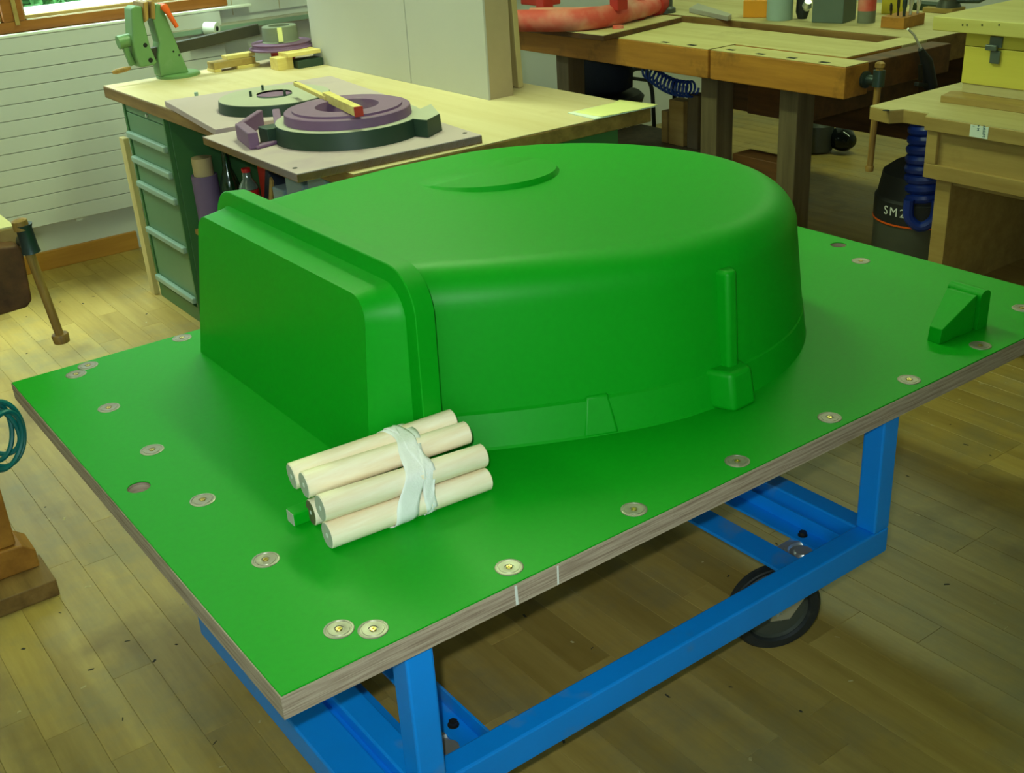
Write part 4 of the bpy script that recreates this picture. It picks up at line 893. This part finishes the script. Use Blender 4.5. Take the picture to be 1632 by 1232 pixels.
# sealant gun hanging at the bench end
gn = thing('sealant_gun', 'black sealant gun with a bent silver rod hanging at the joiner bench end', 'sealant gun', (3.45, 1.42, 0.55))
gz = 1.405
MB().tube([pv(1447, 46, gz), pv(1457, 56, gz), pv(1468, 77, gz)], 0.0045, 8).build('silver_rod', plain('bright_silver', (236, 236, 228), 0.3, 0.2, 0.05), gn)
MB().tube([pv(1467, 78, gz), pv(1477, 98, gz), pv(1483, 138, gz)], [0.010, 0.022, 0.026], 12).build('barrel', M_BLACK, gn)
MB().bar(pv(1467, 103, gz), pv(1467, 128, gz), 0.010, 0.014).build('trigger', M_DARKSTEEL, gn, 0)
MB().bar(pv(1460, 134, gz), pv(1486, 137, gz), 0.020, 0.016).build('grip', M_BLACK, gn, 0, 0.003)

# red pipe patterns on their board
rp_ = thing('pipe_pattern', 'dusty red double pipe-bend pattern on a board at the joiner bench end', 'pattern', (3.1, 3.0, JZ))
rq = [pz(820, 51, JZ + 0.022), pz(965, 58, JZ + 0.022), pz(1085, 27, JZ + 0.022)]
e0 = (rq[1] - Vector((0, 0, 0))); 
cor = [(2.80, 3.40), (2.835, 2.625), (3.40, 2.735), (3.40, 3.40)]
MB().prism([(x_, y_, JZ) for x_, y_ in cor], (0, 0, 0.0004), (0, 0, 0.022)).build('board', M_JOIND, rp_, 0, 0.002)
MB().prism([(x_ + (3.1 - x_) * 0.004, y_ + (3.0 - y_) * 0.004, JZ) for x_, y_ in cor], (0, 0, 0.022), (0, 0, 0.025)).build('dusty_surface', M_TANT, rp_, 0)
RZ = JZ + 0.025
def pz2(x_, y_, z_): g = pz(x_, y_, z_); return Vector((g.x, g.y, z_))
path = [pz2(780, 34, RZ + 0.046), pz2(835, 33, RZ + 0.046), pz2(890, 33, RZ + 0.046), pz2(940, 30, RZ + 0.046), pz2(985, 22, RZ + 0.046), pz2(1012, 14, RZ + 0.046)]
path = [Vector(p) for p in catmull([tuple(p) for p in path], 5)]
MB().tube(path, 0.047, 22).build('pipe', M_RED, rp_)
path2 = [Vector((p.x + 0.14, p.y + 0.02, p.z)) for p in path[3:]]
MB().tube(path2, 0.040, 20).build('pipe', M_RED, rp_)
e_ = path[-1]; d_ = (path[-1] - path[-3]).normalized()
MB().lathe([(0.055, -0.02), (0.060, 0.0), (0.060, 0.02), (0.045, 0.035), (0.045, 0.09), (0.055, 0.10), (0.055, 0.12)], e_, 28, d_).build('pipe_flange', M_REDD, rp_)
e2_ = path2[-1]; MB().lathe([(0.048, -0.01), (0.052, 0.0), (0.052, 0.03), (0.040, 0.045), (0.040, 0.08)], e2_, 24, d_).build('pipe_flange', M_REDD, rp_)
g = pz2(838, 4, RZ + 0.06); gg = pz2(880, 6, RZ + 0.06)
MB().box(g.x - 0.01, gg.x + 0.07, gg.y + 0.02, g.y + 0.03, RZ + 0.05, RZ + 0.085).build('core_box', M_REDD, rp_, 0, 0.006)
g = pz2(985, 45, RZ); MB().lathe([(0.026, 0), (0.024, 0.012)], (g.x, g.y, RZ), 20).build('red_boss', M_RED, rp_)
for (x_, y_, h_) in ((868, 8, 0.16), (986, 10, 0.15)):
    g = pz2(x_, y_, RZ + 0.085); MB().box(g.x - 0.03, g.x + 0.03, g.y - 0.028, g.y + 0.028, RZ + 0.07, RZ + 0.07 + h_).build('red_riser', M_REDD, rp_, 0, 0.004)
g = pz2(1062, 20, JZ); tag(MB().lathe([(0.045, 0), (0.045, 0.02), (0.030, 0.03), (0.030, 0.16), (0.02, 0.17)], (g.x, g.y, JZ), 24).build('iron_cylinder', M_DRUM, None), 'dark upright iron cylinder beside the red pipe pattern', 'cylinder')

# things on the back of the joiner bench
def stand(x0, x1, yb, h, dep, name, mat, label, cat, bev=0.003, z=JZ):
    a = pz(x0, yb, z); b = pz(x1, yb, z); w = (b - a); L_ = w.length
    ang_ = math.atan2(w.y, w.x)
    mb = MB(); ex_ = Vector((math.cos(ang_), math.sin(ang_), 0)); ey_ = Vector((-ex_.y, ex_.x, 0))
    mb.obox(Vector((a.x, a.y, z + h / 2)) + ex_ * L_ / 2 + ey_ * dep / 2, ex_ * L_ / 2, ey_ * dep / 2, (0, 0, h / 2))
    return tag(mb.build(name, mat, None, 0, bev), label, cat)
g = [pz(1098, 20, JZ), pz(1160, 34, JZ), pz(1166, 30, JZ), pz(1112, 12, JZ)]
tag(MB().prism([(p.x, p.y, JZ) for p in g], (0, 0, 0.0), (0, 0, 0.022)).build('grey_slab', M_GREYGRN, None, 0, 0.003), 'pale grey-green slab lying at the back edge of the joiner bench', 'slab')
stand(1184, 1231, 28, 0.075, 0.10, 'amber_box', M_AMBER, 'amber-orange box next to the pale blue canister', 'box')
cn = pz(1251, 33, JZ); can_ = thing('canister', 'pale blue plastic canister standing between the amber and grey boxes', 'canister', (cn.x, cn.y + 0.04, JZ))
MB().lathe([(0.056, 0), (0.058, 0.004), (0.058, 0.20), (0.050, 0.21)], (cn.x + 0.02, cn.y + 0.05, JZ), 28).build('can_body', M_PALEBLUE, can_)
MB().lathe([(0.030, 0.21), (0.030, 0.235)], (cn.x + 0.02, cn.y + 0.05, JZ), 20).build('lid', M_SILL, can_)
gb = thing('tin_box', 'large grey-green metal box in the middle of the joiner bench back', 'box', (3.8, 2.15, JZ))
a = pz(1293, 36, JZ); b = pz(1343, 38, JZ); c__ = pz(1368, 32, JZ)
exx = Vector((b.x - a.x, b.y - a.y, 0)); eyy = Vector((-exx.y, exx.x, 0)).normalized() * 0.14
pl = [(a.x, a.y, JZ), (b.x, b.y, JZ), (b.x + eyy.x, b.y + eyy.y, JZ), (a.x + eyy.x, a.y + eyy.y, JZ)]
MB().prism(pl, (0, 0, 0), (0, 0, 0.17)).build('box_body', M_GREYBOX, gb, 0, 0.004)
MB().prism(pl, (0, 0, 0.171), (0, 0, 0.19)).build('box_lid', M_GREENBOX, gb, 0, 0.004)
g = pz(1284, 30, JZ); dkc = thing('grinder_tool', 'dark hand tool with a shiny nose behind the pale blue canister', 'tool', (g.x, g.y, JZ))
MB().lathe([(0.02, 0), (0.030, 0.03), (0.026, 0.12), (0.03, 0.18)], (g.x, g.y + 0.02, JZ), 18).build('tool_body', M_BLACK, dkc)
MB().lathe([(0.012, 0.0), (0.022, 0.02), (0.016, 0.045)], (g.x - 0.03, g.y - 0.025, JZ + 0.045), 16, (-0.2, -0.3, 0.5)).build('tool_nose', M_CHROME, dkc)
rc = pz(1387, 37, JZ); rcn = thing('red_canister', 'red canister with a grey base beside the grey tin box', 'canister', (rc.x, rc.y, JZ))
MB().lathe([(0.037, 0), (0.038, 0.004), (0.038, 0.050)], (rc.x + 0.01, rc.y + 0.03, JZ), 24).build('grey_base', M_GREYRING, rcn)
MB().lathe([(0.0385, 0.050), (0.0385, 0.17), (0.02, 0.19)], (rc.x + 0.01, rc.y + 0.03, JZ), 24).build('red_body', M_RED, rcn)
stand(1404, 1440, 22, 0.12, 0.05, 'yellow_carton', M_YELLOWB, 'yellow carton behind the block of drill bits', 'carton')
a = pz(1403, 44, JZ); b = pz(1440, 47, JZ); c__ = pz(1473, 38, JZ)
bbk = thing('bit_block', 'brown wooden block holding a row of metal bits on the joiner bench', 'tool block', (a.x, a.y, JZ))
pl = [(a.x, a.y, JZ), (b.x, b.y, JZ), (c__.x, c__.y, JZ), (a.x + c__.x - b.x, a.y + c__.y - b.y, JZ)]
MB().prism(pl, (0, 0, 0), (0, 0, 0.045)).build('block', M_JOINF, bbk, 0, 0.002)
cc = Vector((sum(p[0] for p in pl) / 4, sum(p[1] for p in pl) / 4, JZ + 0.045))
e1_ = Vector(pl[1]) - Vector(pl[0]); e2_ = Vector(pl[2]) - Vector(pl[1])
for i, (s_, t_, h_, r_, mt) in enumerate(((-0.35, -0.2, 0.05, 0.006, M_DARKSTEEL), (-0.05, -0.2, 0.09, 0.006, M_DARKSTEEL), (0.25, -0.25, 0.10, 0.010, M_IRON), (0.25, 0.05, 0.12, 0.010, M_CHROME), (0.3, 0.35, 0.09, 0.009, M_CHROME))):
    p = cc + e1_ * s_ + e2_ * t_
    MB().lathe([(r_ * 0.6, 0), (r_ * 0.7, h_ * 0.3), (r_, h_ * 0.4), (r_, h_ * 0.8), (r_ * 0.4, h_)], p, 12, (0.05 * (i - 2), 0, 1)).build('metal_bit', mt, bbk)
bn = pz(1515, 18, JZ); vs2 = thing('small_vise', 'dark small machine vise at the back beside the yellow case', 'vise', (bn.x, bn.y, JZ))
MB().box(bn.x - 0.08, bn.x + 0.02, bn.y - 0.06, bn.y + 0.09, JZ, JZ + 0.022).build('wood_base', M_TAN, vs2, 0, 0.003)
MB().lathe([(0.055, 0.022), (0.04, 0.05), (0.05, 0.11), (0.03, 0.14)], (bn.x - 0.02, bn.y, JZ), 18).build('vise_body', M_DRUM, vs2)
MB().tube([(bn.x - 0.02, bn.y - 0.02, JZ + 0.05), (bn.x + 0.02, bn.y - 0.12, JZ + 0.05), (bn.x + 0.06, bn.y - 0.18, JZ + 0.09)], 0.012, 10).build('vise_arm', M_IRON, vs2)
g = pz(1482, 18, JZ); tag(MB().box(g.x, g.x + 0.08, g.y - 0.06, g.y + 0.10, JZ, JZ + 0.03).build('teal_tray', M_DKGREEN, None, 0, 0.003), 'flat dark teal tray behind the block of bits', 'tray')

# under the joiner bench
lowp = thing('timber_plank', 'broad weathered plank lying low under the joiner bench', 'plank', (3.5, 3.0, 0.2))
a = pz(1008, 212, 0.26)
MB().box(3.25, 3.66, 2.66, 3.30, 0.225, 0.26).build('plank', M_LEG, lowp, 0, 0.004)
MB().box(3.30, 3.60, 2.72, 2.78, 0, 0.225).build('trestle_support', M_LEG, lowp, 0); MB().box(3.30, 3.60, 3.16, 3.22, 0, 0.225).build('trestle_support', M_LEG, lowp, 0)
for i, (xa, xb, yb, yt) in enumerate(((1066, 1089, 202, 158), (1054, 1063, 197, 176), (1095, 1112, 200, 150))):
    a = pu(xa, yb, 3.45); b = pu(xb, yb, 3.45); c__ = pu(xa, yt, 3.45)
    tag(MB().box(3.45, 3.52, min(a.y, b.y), max(a.y, b.y), 0.26, max(0.33, c__.z)).build('timber_block', M_TAN if i < 2 else M_LEG, None, 0, 0.003),
        ['upright tan timber block on the low plank, beneath the blue coil hose', 'short timber block just left of the upright tan block', 'dark timber block right of the upright tan block'][i], 'timber block', 'timber blocks under the joiner bench')
sk = thing('navy_bag', 'dark navy cloth bag sitting on the black stool under the joiner bench', 'bag', (3.62, 3.60, 0.40))
bgm = MB(); V = []; prof = [(0.05, 0.60), (0.15, 0.585), (0.19, 0.52), (0.20, 0.42), (0.18, 0.33), (0.12, 0.302)]
bgm.lathe([(r_, h_) for r_, h_ in prof], (3.62, 3.60, 0.10), 18); 
for i in range(len(bgm.v)):
    x_, y_, z_ = bgm.v[i]; bgm.v[i] = (x_ + 0.02 * math.sin(7 * y_ + 9 * z_), y_ + 0.02 * math.sin(11 * x_ + 5 * z_), z_)
bgm.build('bag_body', M_NAVY, sk, 60)
MB().tube([(3.62, 3.55, 0.70), (3.62, 3.57, 0.73), (3.62, 3.63, 0.73), (3.62, 3.65, 0.70)], 0.012, 8).build('bag_strap', M_NAVY, sk)
stl = thing('black_stool', 'low black padded stool under the joiner bench, below the navy bag', 'stool', (3.62, 3.60, 0))
MB().lathe([(0.20, 0.33), (0.24, 0.34), (0.25, 0.37), (0.23, 0.39), (0.10, 0.397)], (3.62, 3.60, 0), 28).build('seat_pad', M_BLACK, stl)
for i in range(4): a = PI / 4 + i * PI / 2; MB().tube([(3.62 + 0.16 * math.cos(a), 3.60 + 0.16 * math.sin(a), 0.34), (3.62 + 0.22 * math.cos(a), 3.60 + 0.22 * math.sin(a), 0)], 0.014).build('leg', M_DARKSTEEL, stl)
chf = thing('tube_trestle', 'black bent steel tube frame under the joiner bench, left of the blue coil', 'frame', (3.75, 3.2, 0))
u_ = 4.02
fr_ = [pu(997, 142, u_), pu(1003, 120, u_), pu(1012, 110, u_), pu(1030, 112, u_), pu(1035, 130, u_), pu(1040, 152, u_)]
fr_ = [Vector((u_, fr_[0].y + 0.02, 0))] + fr_ + [Vector((u_, fr_[-1].y - 0.02, 0))]
MB().tube([Vector(p) for p in catmull([tuple(p) for p in fr_], 4)], 0.012, 10).build('bent_tube', M_BLACK, chf)
MB().tube([pu(1001, 124, u_), pu(1034, 128, u_)], 0.010, 8).build('cross_tube', M_BLACK, chf)
a = pu(1075, 155, u_); MB().tube([(u_, a.y, 0), (u_, a.y, pu(1079, 130, u_).z)], 0.012, 8).build('rear_tube', M_BLACK, chf)
hz3 = thing('blue_coil_hose', 'blue coiled air hose hanging below the joiner bench', 'hose', (3.5, 3.0, 0.6))
a = pu(1030, 110, 3.45); b = pu(1105, 142, 3.45); pts = []
turns = 13
for i in range(turns * 14 + 1):
    t = i / (turns * 14); c = a.lerp(b, t); th = 2 * PI * turns * t
    sag = -0.03 * math.sin(PI * t)
    pts.append(c + Vector((0.036 * math.cos(th), 0, sag + 0.036 * math.sin(th))))
MB().tube(pts, 0.0058, 7).build('hose_coil', M_HOSEB, hz3)
# far floor: motor
fm = thing('electric_motor', 'dark electric motor with a shiny round end lying on the far floor', 'motor', (4.5, 2.8, 0))
g = pz(1310, 243, 0.0)
MB().lathe([(0.02, 0), (0.085, 0.01), (0.09, 0.03), (0.09, 0.15), (0.075, 0.17)], (g.x, g.y + 0.04, 0), 28).build('motor_drum', M_DRUM, fm)
g2_ = pz(1334, 240, 0.05)
MB().lathe([(0.002, -0.065), (0.035, -0.055), (0.06, -0.02), (0.065, 0.01), (0.06, 0.06)], (g.x + 0.06, g.y - 0.10, 0.075), 28, (0.15, 1, 0)).build('shiny_end', plain('black_gloss', (24, 30, 30), 0.08, 0.3, 0.1), fm)
MB().tube([(g.x - 0.05, g.y + 0.1, 0.14), (g.x - 0.02, g.y + 0.24, 0.16)], 0.03, 12).build('motor_arm', M_IRON, fm)

# ================================================================ right table, case, vacuum
tb_ = thing('plywood_table', 'tan plywood table with a stepped edge and open cabinet below', 'table', (3.2, 0.8, 0))
TZ = 0.765; TU = 2.78
poly = [(2.79, 1.215), (2.775, 1.125), (2.815, 1.100), (2.815, 1.005), (2.775, 0.990), (2.775, 0.60), (2.80, 0.585), (2.80, 0.10), (3.62, 0.10), (3.62, 1.215)]
MB().prism([(x_, y_, TZ - 0.045) for x_, y_ in poly], (0, 0, 0), (0, 0, 0.042)).build('table_slab', M_TAN, tb_, 0, 0.002)
MB().prism([(x_ + 0.002, y_, TZ - 0.003) for x_, y_ in poly], (0, 0, 0), (0, 0, 0.003)).build('table_surface', M_TANT, tb_, 0)
g = pz(1412, 176, TZ); MB().lathe([(0.012, 0), (0.012, 0.0006)], (g.x, g.y, TZ), 16).build('table_hole', M_DARK, tb_)
MB().box(2.80, 3.50, 0.15, 0.985, 0.60, TZ - 0.045).build('apron_box', M_TAN, tb_, 0, 0.003)
MB().box(2.785, 2.80, 0.15, 0.985, 0.565, 0.612).build('apron_moulding', M_TAN, tb_, 0, 0.002)
MB().box(2.785, 2.80, 0.945, 0.985, 0.612, TZ - 0.045).build('apron_post', M_TAN, tb_, 0, 0.002)
MB().box(2.82, 3.50, 0.920, 0.945, 0.0, 0.60).build('side_panel', M_TAN, tb_, 0, 0.002)
MB().box(2.81, 2.82, 0.895, 0.950, 0.0, 0.60).build('front_edge', M_TAN, tb_, 0, 0.002)
MB().box(2.82, 2.86, 0.15, 0.895, 0.545, 0.565).build('front_lip', M_TAN, tb_, 0, 0.002)
MB().box(2.83, 3.50, 0.15, 0.920, 0.14, 0.16).build('cabinet_floor', M_TAN, tb_, 0, 0.002)
MB().box(3.48, 3.50, 0.15, 0.920, 0.16, 0.60).build('cabinet_back', M_TAN, tb_, 0)
MB().box(3.30, 3.33, 0.66, 0.70, 0.16, 0.60).build('divider_post', M_LEG, tb_, 0)
MB().cyl((3.29, 0.64, 0.16), (3.29, 0.64, 0.60), 0.006, 10).build('metal_rod', M_CHROME, tb_)
a = pu(1549, 181, 2.774); b = pu(1576, 203, 2.774)
stk = MB().box(2.7735, 2.775, b.y, a.y, TZ - 0.041, TZ - 0.004).build('sticker', M_PAPERW, tb_, 0)
cs = Vector((2.7733, (a.y + b.y) / 2, TZ - 0.022))
text_mesh('Makita', 0.0135, M_TEALINK, stk, basis(cs + Vector((0, -0.017, 0.003)), (0, 0, 1), (0, -1, 0)))
text_mesh('M 4', 0.011, M_TEALINK, stk, basis(cs + Vector((0, 0.004, 0.011)), (0, 0, 1), (0, -1, 0)))
text_mesh('1', 0.009, M_TEALINK, stk, basis(cs + Vector((0, 0.020, 0.014)), (0, 0, 1), (0, -1, 0)))
# board and wooden case on the table
YU = 3.06
tag(MB().prism([(2.975, 1.075, TZ), (2.995, 0.2, TZ), (3.5, 0.2, TZ), (3.06, 1.095, TZ)], (0, 0, 0), (0, 0, 0.022)).build('base_plank', M_TAN, None, 0, 0.002), 'brown plank lying on the plywood table under the yellow case', 'plank')
a = pu(1530, 152, YU); b = pu(1530, 131, YU); c__ = pu(1530, 50, YU)
yl = 1.055; ZK = TZ + 0.022
case = thing('wooden_case', 'yellow wooden case with a metal latch and wide lid on the table', 'case', (3.3, 0.7, ZK))
zc1 = pu(1530, 131, YU).z; zc2 = pu(1530, 72, YU).z; zc3 = pu(1530, 48, YU).z
MB().box(YU - 0.0, 3.48, 0.25, yl, ZK, zc1).build('case_foot', M_TANT, case, 0, 0.002)
MB().box(YU - 0.004, 3.50, 0.25, yl + 0.003, zc1, zc2).build('case_body', M_YPINE, case, 0, 0.002)
MB().box(YU - 0.004, 3.50, 0.25, yl + 0.003, zc2 + 0.002, zc3).build('case_rim', M_YPINE, case, 0, 0.002)
MB().box(YU - 0.045, 3.55, 0.2, yl + 0.105, zc3, zc3 + 0.045).build('lid', M_YLID, case, 0, 0.003)
MB().box(YU + 0.25, 3.40, 0.2, 0.80, zc3 + 0.045, zc3 + 0.055).build('lid_panel', M_YLID, case, 0, 0.002)
for (x_, y_) in ((1534, 40), (1541, 40), (1565, 40), (1592, 40)):
    g = pu(x_, y_, YU - 0.046); MB().lathe([(0.003, 0), (0.003, 0.001)], (YU - 0.046, g.y, g.z), 10, (1, 0, 0)).build('nail_head', M_DARK, case)
a = pu(1588, 73, YU - 0.005)
lt = MB().box(YU - 0.012, YU - 0.004, a.y - 0.022, a.y + 0.022, zc2 + 0.006, zc2 + 0.040).build('latch', M_LATCH, case, 0, 0.002)
MB().box(YU - 0.022, YU - 0.010, a.y - 0.010, a.y + 0.030, zc2 - 0.004, zc2 + 0.014).build('latch_hook', M_LATCH, lt, 0, 0.003)
MB().box(YU - 0.014, YU - 0.004, a.y - 0.020, a.y + 0.014, zc2 - 0.045, zc2 - 0.004).build('latch_plate', M_LATCH, lt, 0, 0.003)
# vacuum cleaner
vc = pu(1450, 340, 3.40)
VX, VY, VR = 3.42, 1.395, 0.185
vac = thing('shop_vacuum', 'dark drum shop vacuum marked SM 21 with a coiled blue hose on top', 'vacuum', (VX, VY, 0))
z_band = pu(1440, 352, VX - 0.14).z; z_txt = pu(1425, 338, VX - 0.14).z
MB().lathe([(VR * 0.98, 0.05), (VR, 0.06), (VR, z_band - 0.012)], (VX, VY, 0), 40).build('drum', M_DRUM, vac, 30)
MB().lathe([(VR + 0.006, z_band - 0.012), (VR + 0.006, z_band - 0.006)], (VX, VY, 0), 40).build('orange_band', M_ORANGE, vac, 30)
MB().lathe([(VR + 0.004, z_band - 0.006), (VR + 0.004, z_band + 0.075), (VR - 0.005, z_band + 0.085), (VR - 0.02, z_band + 0.17), (VR - 0.06, z_band + 0.20)], (VX, VY, 0), 40).build('motor_head', M_BLACK, vac, 30)
MB().lathe([(VR * 1.05, 0.03), (VR * 1.1, 0.04), (VR * 1.05, 0.06)], (VX, VY, 0), 40).build('base_ring', M_BLACK, vac, 30)
for i in range(4):
    a = i * PI / 2 + 0.5; MB().lathe([(0.03, -0.012), (0.03, 0.012)], (VX + 0.17 * math.cos(a), VY + 0.17 * math.sin(a), 0.03), 16, (-math.sin(a), math.cos(a), 0)).build('castor', M_RUBBER, vac)
vd = Vector((CAM.x - VX, CAM.y - VY, 0)).normalized()
for i, ch in enumerate('SM21'):
    # letters wrapped on the drum, left part of the side that faces the room
    aa = math.atan2(vd.y, vd.x) - 0.80 + i * 0.20
    nd = Vector((math.cos(aa), math.sin(aa), 0)); sdn = Vector((-nd.y, nd.x, 0))
    text_mesh(ch, 0.048, M_WHITE, vac, basis(Vector((VX, VY, z_band + 0.042)) + nd * (VR + 0.0055), sdn, (0, 0, 1)), shear=0.0)
hs_ = MB(); pts = []
hc2 = Vector((VX, VY, 0)) + vd * 0.115 + Vector((vd.y, -vd.x, 0)) * 0.004
zt0 = z_band + 0.085
for i in range(9 * 18 + 1):
    th = 2 * PI * i / 18; zz = zt0 + 0.0365 * i / 18
    pts.append(hc2 + Vector((0.062 * math.cos(th), 0.062 * math.sin(th), zz)))
MB().tube(pts, 0.020, 9).build('hose_coil', M_HOSED, vac)
lp = [hc2 + vd * 0.075 + Vector((vd.y, -vd.x, 0)) * s_ + Vector((0, 0, z_)) for s_, z_ in ((0.05, zt0 + 0.02), (0.045, zt0 - 0.05), (0.0, zt0 - 0.085), (-0.045, zt0 - 0.05), (-0.05, zt0 + 0.02))]
MB().tube([Vector(p) for p in catmull([tuple(p) for p in lp], 5)], 0.020, 10).build('hose_loop', M_HOSED, vac)
tag(MB().box(3.30, 3.62, 0.97, 1.15, 0.0, 0.12).build('pale_box', M_MDF, None, 0, 0.004), 'low pale cardboard box on the floor between vacuum and table', 'box')

# ================================================================ left bench
lbn = thing('old_bench', 'old brown bench with wooden end vise and sled foot at the left border', 'workbench', (-0.6, 1.9, 0))
MB().box(-1.4, 0.160, 1.70, 2.25, 0.79, 0.846).build('bench_top', M_TAN, lbn, 0, 0.003)
MB().box(-1.4, 0.158, 1.702, 2.25, 0.846, 0.85).build('bench_surface', M_JOINER, lbn, 0)
a = pv(0, 395, 1.64); b = pv(51, 487, 1.64)
jw = [pv(-60, 400, 1.64), pv(31, 392, 1.64), pv(37, 400, 1.64), pv(52, 478, 1.64), pv(44, 490, 1.64), pv(5, 502, 1.64), pv(-60, 520, 1.64)]
MB().prism([tuple(p) for p in jw], (0, 0, 0), (0, 0.06, 0)).build('vise_jaw', M_JOIND, lbn, 0, 0.006, 3)
hv_ = 1.60
MB().tube([pv(33, 356, hv_), pv(45, 398, hv_), pv(96, 536, hv_)], [0.0115, 0.0115, 0.0105], 14).build('vise_handle', M_HANDLE, lbn)
MB().lathe([(0.022, 0), (0.020, 0.010), (0.0185, 0.060), (0.022, 0.070)], pv(50, 402, hv_), 18, pv(38, 364, hv_) - pv(50, 402, hv_)).build('vise_head', M_IRON, lbn)
MB().lathe([(0.012, 0), (0.019, 0.004), (0.018, 0.026), (0.010, 0.030)], pv(36, 368, hv_), 16, pv(28, 346, hv_) - pv(36, 368, hv_)).build('handle_knob', M_HANDLE, lbn)
MB().lathe([(0.019, 0), (0.021, 0.004), (0.019, 0.022)], pv(95, 532, hv_), 16, pv(100, 548, hv_) - pv(95, 532, hv_)).build('handle_knob', M_HANDLE, lbn)
MB().cyl(pv(44, 384, hv_), pv(36, 384, 1.68), 0.016, 14).build('vise_screw', M_IRON, lbn)
MB().box(-1.3, -0.008, 1.412, 1.56, 0, 0.046).build('foot_runner', M_BEDGE, lbn, 0, 0.003)
MB().prism([(-1.3, 1.50, 0.046), (-0.022, 1.50, 0.046), (-0.022, 1.50, 0.095), (-0.05, 1.50, 0.118), (-0.10, 1.50, 0.122), (-1.3, 1.50, 0.122)], (0, 0, 0), (0, 0.10, 0)).build('sled_foot', M_JOINF, lbn, 0, 0.004)
lgx = pv(11, 815, 1.51).x
MB().box(lgx - 0.12, lgx, 1.51, 1.59, 0.122, 0.79).build('leg', M_JOINF, lbn, 0, 0.004)
MB().box(-1.4, -0.15, 1.59, 1.70, 0.60, 0.79).build('apron', M_JOIND, lbn, 0, 0.004)
MB().box(-1.35, -1.15, 1.51, 1.59, 0.122, 0.79).build('leg', M_JOINF, lbn, 0, 0.004)
th_ = thing('teal_hose', 'teal coiled air hose hanging at the left border', 'hose', (0.0, 1.5, 0.3))
hp = pv(2, 692, 1.48)
for (dx, dz, rx, rz, dy, tl) in ((0, 0, 0.052, 0.075, 0, 0.1), (-0.006, 0.004, 0.045, 0.060, 0.02, -0.2), (0.0, -0.01, 0.047, 0.066, -0.02, 0.3), (-0.01, 0.01, 0.040, 0.070, 0.01, 0.15)):
    MB().tube([hp + Vector((dx + rx * math.cos(t), dy + 0.02 * math.sin(t + tl * 5), dz + rz * math.sin(t + tl))) for t in [2 * PI * i / 40 for i in range(40)]], 0.0062, 8, True).build('hose_loop', M_TEAL, th_)
MB().tube([hp + Vector((-0.03, 0, 0.06)), hp + Vector((-0.08, 0.02, 0.20)), hp + Vector((-0.12, 0.10, 0.33))], 0.006, 8).build('hose_tail', M_TEAL, th_)
# a green line of wood at the left border, above the bench
# ================================================================ shavings on the floor
sh = MB(); shd = MB()
for i in range(520):
    x = random.uniform(-0.5, 3.0); y = random.uniform(-0.6, 3.9)
    if not on_screen(x, y): continue
    a = random.uniform(0, 2 * PI); l = random.uniform(0.002, 0.009) * (1.6 if random.random() < 0.12 else 1); w = random.uniform(0.0012, 0.004)
    e_1 = Vector((math.cos(a), math.sin(a), 0)); e_2 = Vector((-e_1.y, e_1.x, 0)); h = random.uniform(0.0006, 0.0025)
    tgt = sh if random.random() < 0.68 else shd
    c = Vector((x, y, 0.0003))
    tgt.add([c - e_1 * l - e_2 * w, c + e_1 * l - e_2 * w * 0.5, c + e_1 * l * 0.8 + e_2 * w, c - e_1 * l * 0.7 + e_2 * w * 0.8, c + Vector((0, 0, h))], [(0, 1, 4), (1, 2, 4), (2, 3, 4), (3, 0, 4), (3, 2, 1, 0)])
for mb_, mt, lab in ((sh, M_SHAVE, 'pale wood shavings and crumbs scattered over the parquet floor'), (shd, M_SHAVED, 'dark chips and specks scattered over the parquet floor')):
    o = mb_.build('wood_shavings', mt, None, 0); o['kind'] = 'stuff'; tag(o, lab, 'shavings')
